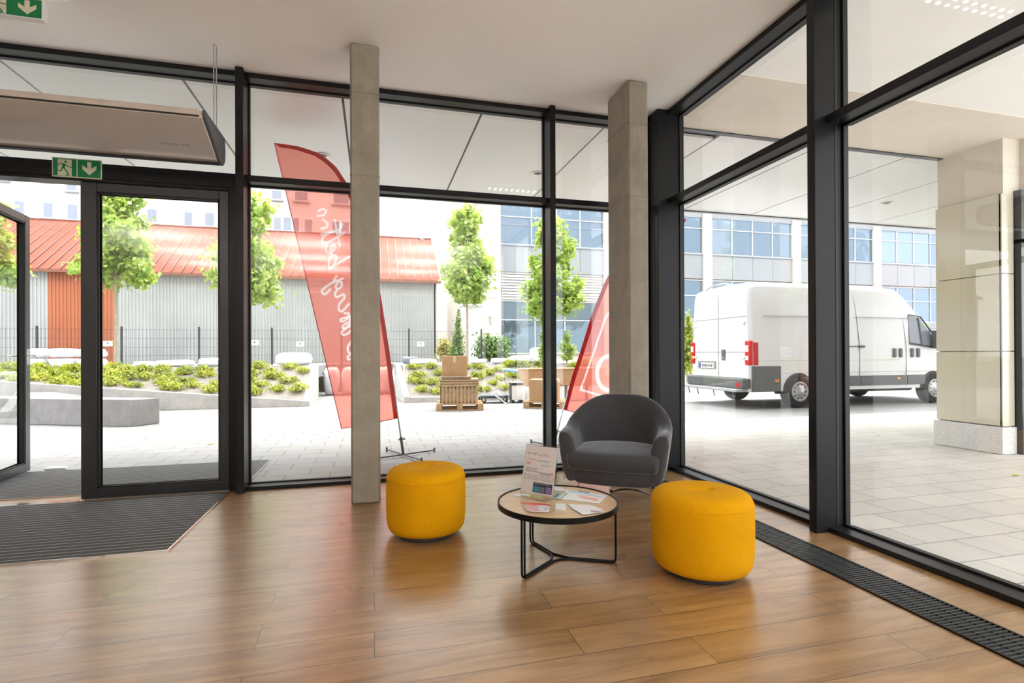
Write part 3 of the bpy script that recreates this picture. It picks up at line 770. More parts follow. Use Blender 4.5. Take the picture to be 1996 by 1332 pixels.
# coffee table
TC = Vector((1.03, 2.88, 0)); TZ = .345
ct = thing('coffee_table', 'low round coffee table with oak top and black wire legs', 'table', TC)
MB().lathe([(.338, TZ-.030), (.348, TZ-.030), (.348, TZ), (.344, TZ+.002), (.340, TZ), (.338, TZ-.006)], TC, 96).build('rim', M['black'], ct, smooth=False)
def mat_oaktop():
    m, nt, b = nodes('oak_table_top'); v = opos(nt, (2, 16, 2), (0, 0, .4))
    c = ramp(nt, noise_tex(nt, v, 2.5, 5, .6, .6), [(.3, (.50, .33, .17)), (.7, (.66, .47, .28))])
    nt.links.new(c, b.inputs['Base Color']); b.inputs['Roughness'].default_value = .28; return m
MB().lathe([(.338, TZ-.026), (.338, TZ-.005)], TC, 96).build('table_top', mat_oaktop(), ct)
feet = [Vector((.762, 2.672, 0)), Vector((1.330, 2.742, 0)), Vector((.962, 3.180, 0))]
cen = Vector((1.035, 2.896, 0)); rr = .0062
for k in range(3):
    A, Bq = feet[k], feet[(k+1) % 3]
    dA, dB = (A-cen).normalized(), (Bq-cen).normalized(); bis = (dA+dB).normalized()
    def off(p, d, other):        # shift sideways towards the other leg
        q = other-d*other.dot(d); q.normalize(); return p+q*.009
    a0 = off(A, dA, dB); b0 = off(Bq, dB, dA); up = Vector((0, 0, 1))
    jn = cen+bis*.020
    def corner(p, d):            # rounded bend at a foot
        return [p+up*(TZ-.030), p+up*.045, p+up*.022-d*.002, p+up*.010-d*.008, p+up*rr-d*.022]
    pts = corner(a0, dA)+[off(cen+dA*.06, dA, dB)+up*rr, jn+(dA)*.028+up*rr, jn+up*rr+bis*.012, jn+dB*.028+up*rr, off(cen+dB*.06, dB, dA)+up*rr]+corner(b0, dB)[::-1]
    MB().tube(pts, rr, 10).build('wire_leg', M['black'], ct, smooth=True)

# acrylic menu holder with a price sheet
TT = TZ-.004
bl, brr = gz(1013, 962, TT), gz(1077.5, 974, TT)
ux = (brr-bl).normalized(); W = (brr-bl).length; nrm = Vector((ux.y, -ux.x, 0))   # towards the viewer
if nrm.dot(-bl) < 0: nrm = -nrm
tilt = R(14); uz = Vector((0, 0, 1))*math.cos(tilt) - nrm*math.sin(tilt); H = .300
mh = thing('acrylic_sign_holder', 'clear acrylic stand with a printed sheet on the coffee table', 'sign holder', (bl+brr)/2)
pn = ux.cross(uz)
if pn.dot(nrm) < 0: pn = -pn
def onsheet(u, v, d=0): return bl+ux*(u*W)+uz*(v*H)+pn*d
MB().prism([onsheet(0, 0), onsheet(1, 0), onsheet(1, 1.02), onsheet(0, 1.02)], -pn*.003).build('back_plate', M['acrylic'], mh)
MB().prism([bl, brr, brr+nrm*.075, bl+nrm*.075], Vector((0, 0, .003))).build('foot_plate', M['acrylic'], mh)
paper = plain('printed_paper', (.66, .62, .60), .6, 0, .03, 20)
MB().prism([onsheet(.02, .05, .0012), onsheet(.98, .05, .0012), onsheet(.98, .99, .0012), onsheet(.02, .99, .0012)], pn*.0006).build('printed_sheet', paper, mh)
def patch(rects, d=.0021):
    q = MB()
    for u0, v0, u1, v1 in rects: q.prism([onsheet(u0, v0, d), onsheet(u1, v0, d), onsheet(u1, v1, d), onsheet(u0, v1, d)], pn*.0003)
    return q
rng = random.Random(5)
patch([(.10+.10*i, .80+.02*(i % 2), .17+.10*i, .85) for i in range(3)]+[(.10, .46, .50, .49), (.10, .50, .42, .52), (.52, .42, .85, .48), (.10, .53, .46, .55)]).build('grey_print', plain('print_grey', (.40, .36, .40), .6), mh)
patch([(.42+.09*i, .79, .47+.09*i, .83+.01*(i % 3)) for i in range(4)]+[(.10, .70, .38, .72), (.10, .60, .22, .66), (.84, .43, .94, .50)]).build('pink_print', plain('print_pink', (.58, .34, .36), .6), mh)
patch([(.40, .68, .78, .715), (.55, .60, .8, .63)]).build('blue_print', plain('print_blue', (.40, .47, .55), .6), mh)
lines = []
for k, v in enumerate((.395, .375, .350, .330, .310)):
    u = .06
    while u < .95:
        l = rng.uniform(.05, .16); lines.append((u, v, min(.96, u+l), v+.006)); u += l+.03
patch(lines).build('text_lines', plain('print_dark', (.10, .08, .10), .6), mh)
patch([(.38, .075, .95, .27)]).build('advert_block', plain('print_dark_navy', (.03, .035, .06), .5), mh)
patch([(.40, .09, .60, .19), (.41, .21, .52, .22)], .0026).build('advert_teal', plain('print_teal', (.03, .22, .30), .5), mh)
patch([(.78+.03*(i % 5), .09+.03*(i//5), .80+.03*(i % 5), .115+.03*(i//5)) for i in range(20)], .0026).build('advert_violet', plain('print_violet', (.30, .22, .55), .5), mh)
patch([(.62+.03*(i % 4), .10+.035*(i//4), .635+.03*(i % 4), .115+.035*(i//4)) for i in range(12)]+[(.42+.05*i, .245, .455+.05*i, .253) for i in range(9)], .0026).build('advert_white', plain('print_white', (.65, .65, .62), .5), mh)
# papers on the table
def flat(name, label, cat, pts, mat, bands=(), z=TT, th=.0012, group=None):
    P = [gz(x, y, z+th) for x, y in pts]; c = sum(P, Vector())/len(P); c.z = z
    o = thing(name, label, cat, c, 0, group)
    MB().prism([Vector((p.x, p.y, z)) for p in P], (0, 0, th)).build('sheet', mat, o)
    for bn, bm, quad in bands:
        Q = [gz(x, y, z+th) for x, y in quad]
        MB().prism([Vector((p.x, p.y, z+th+.0001)) for p in Q], (0, 0, .0003)).build(bn, bm, o)
    return o
wp = plain('glossy_leaflet', (.76, .78, .82), .25, 0, .03, 30)
red = plain('print_red', (.70, .06, .04), .35); navy = plain('print_navy', (.05, .05, .14), .35); sky = plain('print_sky', (.35, .52, .68), .35)
sal = plain('print_salmon', (.78, .36, .30), .35); oliv = plain('print_olive', (.32, .33, .22), .35); teal = plain('print_tealgreen', (.25, .38, .33), .35); viol = plain('print_mauve', (.42, .28, .38), .4)
flat('leaflet', 'white leaflet with blue and salmon bands at the back right of the coffee table', 'leaflet', [(1103, 954), (1184, 966), (1168, 982), (1093, 973)], wp,
     [('blue_band', sky, [(1112, 956.5), (1172, 967.5), (1168, 970), (1109, 959)]), ('dark_band', navy, [(1128, 956.6), (1150, 961), (1148, 962.4), (1127, 958)]), ('salmon_band', sal, [(1125, 965), (1168, 973), (1163, 977.5), (1135, 971.5)])], group='leaflets on the coffee table')
flat('leaflet', 'small white and olive leaflet lying right behind the acrylic stand', 'leaflet', [(1078, 947), (1097, 951), (1104, 959), (1078, 959)], wp, [('olive_band', oliv, [(1078, 956.5), (1101, 957), (1103, 959), (1078, 959)])], group='leaflets on the coffee table')
flat('leaflet', 'green and navy striped leaflet at the right foot of the acrylic stand', 'leaflet', [(1082, 961), (1108, 961.5), (1092, 974), (1077, 972)], teal, [('navy_band', navy, [(1086, 963), (1092, 963), (1083, 970), (1079, 969)]), ('white_band', wp, [(1098, 963), (1103, 963), (1091, 972), (1087, 971)])], z=TT+.0016, group='leaflets on the coffee table')
flat('notepad', 'small square white notepad near the front edge of the coffee table', 'notepad', [(1082.5, 981.5), (1102, 981.5), (1102, 993.5), (1082.5, 992)], wp, th=.008)
for k, (dx, dy, lab) in enumerate(((0, 0, 'white crumpled leaflet at the front right of the coffee table, lowest of three'), (2, 3, 'white leaflet fanned over another at the front right of the coffee table'), (7, 7, 'top white leaflet with a mauve bar at the front right edge of the coffee table'))):
    pts = [(1106+dx, 983+dy), (1150+dx, 984.5+dy), (1176+dx*.6, 993+dy*.8), (1130+dx*.8, 997+dy*.9)]
    flat('leaflet', lab, 'leaflet', pts, wp, [('mauve_bar', viol, [(1150, 994.8), (1172, 997.4), (1170, 1000), (1152, 998.5)])] if k == 2 else [], z=TT+.0017*k, group='leaflets on the coffee table')
for k in range(5):
    a = k*1.0
    pts = [(1013+3*a, 979.5+3.6*a), (1062+2.5*a-(1 if k < 2 else 0), 982+3.3*a), (1074-1.5*a, 985+3.2*a), (1022+3*a, 983.5+3.6*a)]
    lab = ['red leaflet at the back of the fan below the acrylic stand', 'white leaflet with a red stripe, second in the fan by the acrylic stand', 'middle leaflet of the red and white fan by the acrylic stand', 'white leaflet with dark end, fourth in the fan by the acrylic stand', 'front leaflet of the red and white fan at the table rim'][k]
    bands = [('red_band', red, [(1016+3*a, 980.7+3.6*a), (1045+2*a, 982.2+3.3*a), (1044+2*a, 983.6+3.3*a), (1019+3*a, 982+3.6*a)])] if k else []
    if k in (2, 3): bands.append(('dark_band', navy, [(1066-a, 984+3.2*a), (1069-a, 984.4+3.2*a), (1066-a, 986.0+3.2*a), (1063-a, 985.4+3.2*a)]))
    flat('leaflet', lab, 'leaflet', pts, red if k == 0 else wp, bands, z=TT+.0017*k, group='leaflets on the coffee table')

# exit signs
def exit_sign(x0, x1, z0, z1, y, label, boxed=False):
    o = thing('exit_sign', label, 'exit sign', ((x0+x1)/2, y, z0), 0, 'green running-man exit signs')
    T = .05 if boxed else .008
    MB().box(x0, x1, y-T, y, z0, z1).build('sign_frame', M['signwhite'] if boxed else M['cream_sign'], o, .002)
    f = y-T; h = z1-z0; mg = .05*h; wd = (x1-x0-3*mg)/2 if not boxed else (x1-x0-2*mg)/2
    ax0 = x0+mg; ax1 = ax0+wd; bx0 = ax1+(mg if not boxed else 0); bx1 = bx0+wd; q0, q1 = z0+mg, z1-mg
    MB().box(ax0, ax1, f-.001, f, q0, q1).build('man_panel', M['green'], o)
    MB().box(bx0, bx1, f-.001, f, q0, q1).build('arrow_panel', M['green'], o)
    hh = q1-q0
    MB().box(ax0+.20*wd, ax0+.80*wd, f-.0018, f-.001, q0+.02*hh, q1-.05*hh).build('doorway', M['cream_sign'], o)
    def P(u, v): return Vector((ax0+wd*(.50+(u-.5)*.86), f-.0026, q1-hh*v))
    def limb(pts, r):
        q = MB()
        for (u0, v0), (u1, v1) in zip(pts, pts[1:]):
            q.bar(P(u0, v0), P(u1, v1), .0012, r*hh, (0, 1, 0))
            q.lathe([(.001, 0)], P(u1, v1), 3) if False else None
        return q
    man = MB()
    head = P(.55, .185); man.prism([head+Vector((math.cos(2*PI*i/16)*.065*hh, 0, math.sin(2*PI*i/16)*.065*hh)) for i in range(16)], (0, -.0006, 0))
    man.prism([P(.40, .28), P(.56, .31), P(.50, .56), P(.36, .56)], (0, -.0006, 0))
    for pts, r in (([(.54, .33), (.66, .45), (.86, .48)], .045), ([(.42, .30), (.26, .30), (.16, .42)], .045), ([(.46, .54), (.60, .72), (.70, .90), (.60, .95)], .062), ([(.40, .52), (.32, .72), (.04, .70)], .055)):
        for (u0, v0), (u1, v1) in zip(pts, pts[1:]):
            A, Bq = P(u0, v0), P(u1, v1); d = (Bq-A).normalized(); s = Vector((-d.z, 0, d.x))*r*hh/2; e = d*r*hh*.35
            man.prism([A-s-e*.4, Bq-s+e, Bq+s+e, A+s-e*.4], (0, -.0006, 0))
    man.build('running_man', M['green'], o)
    def Q(u, v): return Vector((bx0+wd*u, f-.0018, q1-hh*v))
    MB().prism([Q(.42, .10), Q(.60, .10), Q(.60, .47), Q(.82, .29), Q(.82, .52), Q(.51, .86), Q(.20, .52), Q(.20, .29), Q(.42, .47)], (0, -.0008, 0)).build('down_arrow', M['cream_sign'], o)
    return o
exit_sign(-2.515, -2.168, 2.650, 2.808, 5.068, 'green exit sign with running man and down arrow fixed above the entrance door')
s2 = exit_sign(-2.505, -2.162, 3.475, 3.612, 4.30, 'green exit sign hanging below the ceiling, cut off by the left photo edge', True)
MB().box(-2.45, -2.22, 4.27, 4.29, 3.612, CZ).build('hanger_plate', M['signwhite'], s2)
MB().tube([(-2.17, 4.27, 3.61), (-2.05, 4.33, CZ)], .004, 6).build('power_lead', M['signwhite'], s2, smooth=True)

# air curtain over the doors
ac = thing('air_curtain', 'long champagne coloured air curtain hanging over the entrance doors', 'air curtain', (-2.4, 4.6, 2.75))
prof = [(4.34, 3.005), (4.34, 2.955), (4.40, 2.915), (4.55, 2.855), (4.68, 2.800), (4.765, 2.766), (4.80, 2.766), (4.84, 2.80), (4.86, 2.88), (4.86, 3.005)]
x0, x1 = -3.6, -1.222
MB().prism([(x0, y, z) for y, z in prof], (x1-x0, 0, 0)).build('casing', M['air'], ac, .006)
MB().box(x0, x1-.02, 4.328, 4.345, 2.968, 3.012).build('upper_lip', M['air_light'], ac, .003)
MB().box(x0, x1-.02, 4.332, 4.342, 2.958, 2.966).build('shadow_gap', M['gasket'], ac)
lip = MB().box(x0, x1, 4.752, 4.80, 2.756, 2.766); lip.build('outlet_lip', M['gasket'], ac)
capf = [(4.335, 3.01), (4.335, 2.97), (4.37, 2.945), (4.50, 2.89), (4.62, 2.83), (4.76, 2.762), (4.81, 2.758), (4.87, 2.81), (4.88, 2.90), (4.86, 3.01)]
MB().prism([(x1, y, z) for y, z in capf], (.026, 0, 0)).build('end_cap', M['vandark'], ac, .006)
for i in range(2):
    MB().tube([(-1.228+.012*i, 4.66+.03*i, 2.99), (-1.228+.012*i, 4.66+.03*i, CZ)], .0045, 8).build('threaded_rod', M['steel'], ac, smooth=True)
MB().lathe([(.012, 0), (.012, .006)], (-1.222, 4.68, CZ-.006), 12).build('ceiling_fixing', M['steel'], ac)
t = MB(); sl_ = Vector((0, .13, -.055)).normalized()
for i in range(12):
    if i == 8: continue
    t.obox(Vector((-1.58+.017*i, 4.60, 2.833)), (.0055, 0, 0), sl_*.006, (0, -.0004, -.0009))
t.build('faint_lettering', plain('faint_print', (.30, .26, .24), .4), ac)

# ================================================================== THE FORECOURT
rng = random.Random(11)
PL = .88                                     # level of the ground behind the planters
def grid_surface(x0, x1, y0, y1, nx, ny, fz):
    b = MB(); vs = [(x0+(x1-x0)*i/nx, y0+(y1-y0)*j/ny, fz(x0+(x1-x0)*i/nx, y0+(y1-y0)*j/ny)) for j in range(ny+1) for i in range(nx+1)]
    fs = [(j*(nx+1)+i, j*(nx+1)+i+1, (j+1)*(nx+1)+i+1, (j+1)*(nx+1)+i) for j in range(ny) for i in range(nx)]
    return b.add(vs, fs)
def wall_top(x): return min(.86, max(.11, .11+(-1.42-x)*.095))
# left planter
pL = thing('raised_planter', 'low concrete planter with sloping wall behind the grey bench', 'planter', (-7, 12.85, 0))
n = 24; xsL = [-16+(-1.58+16)*i/n for i in range(n+1)]
b = MB(); vs = []; fs = []
for x in xsL:
    h = wall_top(x); vs += [(x, 12.85, 0), (x, 13.02, 0), (x, 13.02, h), (x, 12.85, h)]
for i in range(n):
    for j in range(4): fs.append((i*4+j, i*4+(j+1) % 4, (i+1)*4+(j+1) % 4, (i+1)*4+j))
fs += [(0, 1, 2, 3), (n*4+3, n*4+2, n*4+1, n*4)]
b.add(vs, fs).build('front_wall', M['concrete_light'], pL)
MB().prism([(-1.42, 12.85, 0), (-1.42, 14.9, 0), (-1.42, 14.9, PL+.02), (-1.42, 12.99, .12), (-1.42, 12.85, .11)], (-.16, 0, 0)).build('side_wall', M['concrete_light'], pL)
def zL(x, y):
    t = max(0, min(1, (y-13.0)/1.9)); h = wall_top(x)-.04
    return h+(PL-h)*t+.03*noise.noise(Vector((x*1.5, y*1.5, 0)))
grid_surface(-16, -1.56, 13.0, 14.95, 60, 12, zL).build('soil_bed', M['soil'], pL, smooth=True)
# right planter
pR = thing('raised_planter', 'planter with a low concrete kerb behind the pallets', 'planter', (5, 13.05, 0))
MB().box(.862, 7.4, 13.02, 13.18, 0, .12).build('front_kerb', M['concrete_light'], pR, .004)
MB().prism([(.60, 15.2, 0), (.72, 13.02, 0), (.72, 13.02, .14), (.60, 15.2, PL+.02)], (.14, 0, 0)).build('side_wall', M['concrete_light'], pR)
def zR(x, y):
    t = max(0, min(1, (y-13.1)/2.0)); return .08+(PL-.08)*t+.03*noise.noise(Vector((x*1.5, y*1.5, 3)))
grid_surface(.78, 7.4, 13.1, 15.2, 40, 12, zR).build('soil_bed', M['soil'], pR, smooth=True)
# raised ground behind
b = MB(); b.box(-30, -1.42, 14.9, 30, PL-.3, PL-.005); b.box(.60, 7.4, 15.15, 30, PL-.3, PL-.005); b.box(-1.42, .6, 17.6, 30, 0, PL-.005)
tag(b.build('raised_ground', M['paving']), kind='structure')

# foliage
def leaves(b, blobs, n, size, rng, flat=.0):
    tot = sum(r[3]*r[4]*r[5] for r in blobs)
    for (cx, cy, cz, rx, ry, rz) in blobs:
        k = max(6, int(n*rx*ry*rz/tot))
        for _ in range(k):
            while True:
                p = Vector((rng.uniform(-1, 1), rng.uniform(-1, 1), rng.uniform(-1, 1)))
                if p.length <= 1: break
            q = Vector((rng.gauss(0, .42), rng.gauss(0, .42), rng.gauss(0, .42)))
            c = Vector((cx+q.x*rx, cy+q.y*ry, cz+q.z*rz))
            d = (q*.6+Vector((rng.gauss(0, .6), rng.gauss(0, .6), rng.gauss(.0, .5)+.35))).normalized()
            u = d.orthogonal().normalized(); u = (Matrix.Rotation(rng.uniform(0, 2*PI), 3, d) @ u); v = d.cross(u)
            s = size*rng.uniform(.6, 1.25)
            b.add([c-u*s, c+v*s*.55+d*s*.12, c+u*s, c-v*s*.55+d*s*.12], [(0, 1, 2, 3)])
def tree(name, label, x, y, z0, z_crown0, z_top, rad, n, seed, trunk_r=.05, mat='leaf', blobs=None, size=.088, lean=0):
    rg = random.Random(seed)
    o = thing(name, label, 'tree', (x, y, z0))
    b = MB(); hc = z_top-z_crown0; bl = []
    for i in range(46):
        t = (i+rg.random())/46; zz = z_crown0+hc*t*.97
        rr = rad*(1.0-.60*t)*(.7+.3*min(1, t*6)); a = i*2.4+rg.uniform(-.5, .5); q = rg.uniform(.15, .95)*rr
        s = rad*rg.uniform(.24, .40)*(1-.35*t)
        bl.append((x+lean*t+q*math.cos(a), y+q*math.sin(a), zz, s*1.15, s*1.15, s*.95))
    bl += [(x+lean*.9, y, z_top-.1*hc, rad*.16, rad*.16, hc*.13)]
    leaves(b, bl, n, size, rg)
    tk = MB(); tk.tube([(x, y, z0-.02), (x+.01, y, z0+(z_crown0-z0)*.5), (x, y, z_crown0+.1), (x+lean*.5, y, z_crown0+hc*.5), (x+lean*.9, y, z_crown0+hc*.9)], [trunk_r, trunk_r*.85, trunk_r*.75, trunk_r*.4, trunk_r*.12], 8)
    tk.build('trunk', M['bark'], o, smooth=True)
    br = MB()
    for (cx, cy, cz, sx, sy, sz) in bl[:22]:
        zb = max(z_crown0, cz-.35); tt = (zb-z_crown0)/hc
        br.tube([(x+lean*tt, y, zb), ((x+cx)/2, (y+cy)/2, (zb+cz)/2+.03), (cx, cy, cz)], [trunk_r*.3, trunk_r*.2, trunk_r*.08], 5)
    br.build('branches', M['bark'], o)
    b.build('foliage', M[mat], o)
    return o
tree('maple_tree', 'slim maple tree in front of the orange cladding, seen through the closed glass door', -6.34, 15.5, PL, 3.15, 5.5, .98, 7500, 1, .055)
tree('maple_tree', 'slim maple tree right of the entrance door frame, left of the tall red flag', -3.28, 15.5, PL, 2.70, 5.6, .98, 7500, 2, .055)
tree('maple_tree', 'slim maple tree rising behind the pallet with a cardboard box', 2.72, 15.6, PL, 2.90, 5.6, .88, 7000, 3, .045)
tree('maple_tree', 'slim maple tree half hidden by the slim middle mullion', 5.45, 15.5, PL, 2.55, 5.4, .95, 7500, 4, .045)
tree('maple_tree', 'slim maple tree seen through the glass of the open door leaf', -9.1, 15.5, PL, 3.1, 5.0, .85, 5500, 5, .055)
def bush(name, label, cat, blobs, n, size, seed, mat, base):
    o = thing(name, label, cat, base); b = MB(); rg = random.Random(seed); leaves(b, blobs, n, size, rg)
    st = MB(); top = sum(q[2] for q in blobs)/len(blobs)
    for (cx, cy, cz, *_) in blobs: st.tube([base, ((base[0]+cx)/2, (base[1]+cy)/2, (base[2]+cz)/2+.02), (cx, cy, cz)], .012, 5)
    st.build('stem', M['bark'], o); b.build('foliage', M[mat], o); return o
bush('round_shrub', 'round leafy green shrub below the cream wall, between the round pillar and the office', 'shrub', [(4.02, 17.9, 1.26, .56, .4, .42), (3.78, 17.9, 1.55, .34, .3, .30), (4.26, 17.9, 1.47, .36, .3, .30)], 4200, .062, 21, 'leaf_dark', (4.02, 17.9, PL))
bush('conifer', 'slender upright conifer left of the round white pillar', 'conifer', [(2.78, 17.9, 1.2, .26, .26, .34), (2.80, 17.9, 1.7, .19, .19, .36), (2.82, 17.9, 2.2, .12, .12, .34), (2.83, 17.9, 2.6, .07, .07, .22)], 2600, .045, 22, 'leaf_dark', (2.78, 17.9, PL))
bush('yellow_shrub', 'loose yellow green shrub right beside the ribbed shed corner', 'shrub', [(2.52, 19.2, 1.35, .30, .26, .42), (2.62, 19.2, 1.1, .3, .26, .26)], 1300, .055, 23, 'leaf_yellow', (2.52, 19.2, PL))
bush('sapling', 'young yellow green sapling against the lower office windows, left of the second red flag', 'sapling', [(5.72, 15.1, 1.65, .12, .1, .2), (5.60, 15.1, 1.38, .15, .12, .16), (5.85, 15.1, 1.3, .16, .12, .18), (5.70, 15.1, 1.08, .2, .15, .14)], 900, .05, 24, 'leaf', (5.72, 15.1, PL))
bush('climbing_shrub', 'narrow upright green shrub beside the middle mullion', 'shrub', [(5.02, 15.3, 1.2, .14, .12, .28), (5.05, 15.3, 1.7, .12, .12, .3), (5.03, 15.3, 2.2, .10, .10, .3)], 1100, .05, 25, 'leaf', (5.02, 15.3, PL))
bush('columnar_shrub', 'bright green upright shrub at the far rear corner of the white van', 'shrub', [(9.55, 14.6, 1.0, .22, .2, .5), (9.60, 14.6, 1.7, .18, .18, .45), (9.62, 14.6, 2.2, .1, .1, .3)], 1700, .055, 26, 'leaf_low', (9.55, 14.6, 0))
bush('garden_shrub', 'leafy shrub beyond the windscreen of the white van', 'shrub', [(20.6, 16.0, 1.9, .5, .4, .6), (20.2, 16.0, 1.1, .6, .4, .7), (21.2, 16.0, 1.2, .6, .4, .6)], 1500, .09, 27, 'leaf', (20.6, 16.0, 0))

# ground cover: one clump, copied
gc = thing('ground_cover_shrub', 'small yellow green ground cover shrub in the left planter', 'shrub', (0, 0, 0), 0, 'ground cover shrubs in the left planter')
b = MB(); rg = random.Random(31)
leaves(b, [(0, 0, .05, .23, .20, .075), (.10, .05, .10, .12, .12, .06), (-.10, -.03, .09, .12, .12, .06)], 420, .036, rg)
b.build('foliage', M['leaf_low'], gc, local=True)
spots = []
def far_enough(x, y, q, d): return all((x-a)**2+(y-c)**2 > d*d for a, c in q)
tries = 0
while len(spots) < 85 and tries < 5000:
    tries += 1; x = -1.75-abs(rng.random())*9.0; y = rng.uniform(13.18, 14.85)
    if far_enough(x, y, spots, .33): spots.append((x, y))
first = True
for x, y in spots:
    o = gc if first else copy_tree(gc); first = False
    o.location = (x, y, zL(x, y)-.01); o.rotation_euler = (0, 0, rng.uniform(0, 6.28)); s = rng.uniform(.8, 1.15); o.scale = (s, s, s*rng.uniform(.9, 1.3))
spots2 = []; tries = 0
while len(spots2) < 48 and tries < 5000:
    tries += 1; x = rng.uniform(.98, 6.6); y = rng.uniform(13.3, 15.0)
    if far_enough(x, y, spots2, .36) and not (5.2 < x < 5.7): spots2.append((x, y))
for x, y in spots2:
    o = copy_tree(gc); o['label'] = 'small yellow green ground cover shrub in the right planter behind the pallets'; o['group'] = 'ground cover shrubs in the right planter'
    o.location = (x, y, zR(x, y)-.01); o.rotation_euler = (0, 0, rng.uniform(0, 6.28)); s = rng.uniform(.75, 1.1); o.scale = (s, s, s*rng.uniform(.9, 1.3))

# concrete bench
be = thing('concrete_bench', 'long angular grey concrete bench on the paving in front of the left planter', 'bench', (-5.5, 10.8, 0))
p0, p1 = Vector((-3.91, 10.07, 0)), Vector((-7.6, 11.72, 0)); dr = (p1-p0).normalized(); nr = Vector((dr.y, -dr.x, 0)); 
if nr.y < 0: nr = -nr
def bp(u, v, z): p = p0+dr*u+nr*v; return (p.x, p.y, z)
b = MB(); b.add([bp(0, 0, 0), bp(-.12, .46, 0), bp(4.1, .46, 0), bp(4.1, 0, 0), bp(.02, .04, .445), bp(-.17, .40, .445), bp(4.1, .50, .445), bp(4.1, .02, .445)],
    [(0, 3, 2, 1), (4, 5, 6, 7), (0, 1, 5, 4), (1, 2, 6, 5), (2, 3, 7, 6), (3, 0, 4, 7)])
b.build('seat_block', M['concrete_dark'], be, .008)
b = MB(); b.prism([bp(1.35, .45, 0), bp(2.6, .45, 0), bp(3.6, 1.0, 0), bp(3.2, 1.35, 0)], (0, 0, .455)); b.build('rear_wing', M['concrete_dark'], be, .008)

# mesh fence on the raised ground
fe = thing('mesh_fence', 'low dark mesh fence with slim posts in front of the ribbed shed', 'fence', (-3, 17, PL))
for x in (-12.7, -10.75, -8.795, -6.816, -4.877, -2.931, -.95, 1.095, 3.44):
    pz = 1.99
    MB().box(x-.022, x+.022, 16.975, 17.025, PL-.1, pz).build('fence_post', M['frame_ext'], fe)
mb = MB()
x = -12.7
while x < 3.43:
    mb.box(x-.0022, x+.0022, 16.998, 17.002, PL, 1.93); x += .10
for z in (PL+.06, 1.16, 1.4, 1.65, 1.90): mb.box(-12.7, 3.44, 16.996, 17.004, z, z+.006)
mb.build('wire_mesh', M['frame_ext'], fe)
for i, (px, py_) in enumerate(((210, 670), (496, 668), (585, 671), (820, 671))):
    p = gy(px, py_, 16.97)
    o = thing('fence_notice', ['small white notice on the fence in front of the orange cladding', 'small white notice on the fence just right of the entrance mullion', 'small white notice on the fence left of the tall red flag', 'small white notice on the fence near the right end of the shed'][i], 'sign', p, 0, 'white notices on the mesh fence')
    MB().box(p.x-.115, p.x+.115, 16.965, 16.975, p.z-.075, p.z+.075).build('board', M['white'], o)
    MB().prism([(p.x+.03*math.cos(a*PI/5), 16.9645, p.z+.01+.03*math.sin(a*PI/5)) for a in range(10)], (0, -.001, 0)).build('emblem', M['wdark'], o)

# white plastic wrapped sacks, one rounded lump per sack
def sack(name, label, c, d, seed, group, cat='sack', mat='plastic_sheet'):
    b = MB(); n, m = 20, 12; vs = []; fs = []
    for j in range(m+1):
        ph = -PI/2+PI*j/m
        for i in range(n):
            a = 2*PI*i/n
            def se(v, e): return math.copysign(abs(v)**e, v)
            x = se(math.cos(ph), .45)*se(math.cos(a), .5); y = se(math.cos(ph), .45)*se(math.sin(a), .5); z = se(math.sin(ph), .6)
            k = 1+.14*noise.noise(Vector((x*1.6+seed*7.3, y*1.6, z*1.6)))
            vs.append((c[0]+x*d[0]/2*k, c[1]+y*d[1]/2*k, c[2]+d[2]/2+z*d[2]/2*(1 if z < 0 else k)))
    for j in range(m):
        for i in range(n): fs.append((j*n+i, j*n+(i+1) % n, (j+1)*n+(i+1) % n, (j+1)*n+i))
    o = b.add(vs, fs).build(name, M[mat], None, smooth=True)
    # origin at the base
    off = Vector((c[0], c[1], c[2]))
    for v in o.data.vertices: v.co -= off
    o.location = off
    tag(o, label, cat, group); return o
for i in range(3):
    for j in range(2):
        sack('plastic_sack', 'white plastic sack in the stack beside the open door leaf, %s row, %s' % (['lower', 'upper'][j], ['left end', 'middle', 'right end'][i]), (-8.35+.62*i, 16.1, PL+.25*j), (.58, .5, .235), i*3+j, 'stacked white sacks by the orange cladding')
for i, (x, y, wd, h, lab) in enumerate(((-5.05, 15.6, .9, .17, 'flat white plastic sheet heap at the back of the left planter'), (-4.2, 15.7, .6, .22, 'rumpled white sack at the right end of the flat white heap'),
        (-2.15, 15.8, .95, .36, 'domed white plastic heap behind the planter, left of the tall flag'), (-5.85, 15.9, .45, .14, 'small flat white bundle at the foot of the maple before the orange cladding'))):
    sack('plastic_heap', lab, (x, y, PL), (wd, .5, h), 40+i, 'white plastic heaps behind the left planter', 'plastic heap')
for i in range(5):
    sack('bulk_bag', ['leftmost big white bulk bag between the two planters', 'second big white bulk bag from the left planter', 'middle big white bulk bag, behind the tall red flag', 'fourth big white bulk bag, behind the left concrete column', 'rightmost big white bulk bag, next to the right planter'][i], (-1.17+.485*i, 16.2, 0), (.45, .6, .80), 60+i, 'big white bags between the planters', 'bulk bag')
for i, (px, wd, h, y) in enumerate(((932, .5, .14, 15.9), (975, .55, .17, 15.5), (1020, .9, .24, 16.2), (1050, .55, .5, 17.0), (825, .8, .16, 15.6), (1012, .5, .14, 15.3))):
    p = gy(px, 715, y)
    sack('plastic_heap', ['white plastic heap just right of the cardboard box on the timber stack', 'white plastic heap below the round green shrub', 'white plastic heap below the office windows', 'tall white plastic heap left of the slim middle mullion', 'white plastic heap left of the cardboard box on the timber stack', 'low white plastic heap above the blue roll'][i], (p.x, y, PL), (wd, .6, h), 80+i, 'white plastic heaps behind the right planter', 'plastic heap')
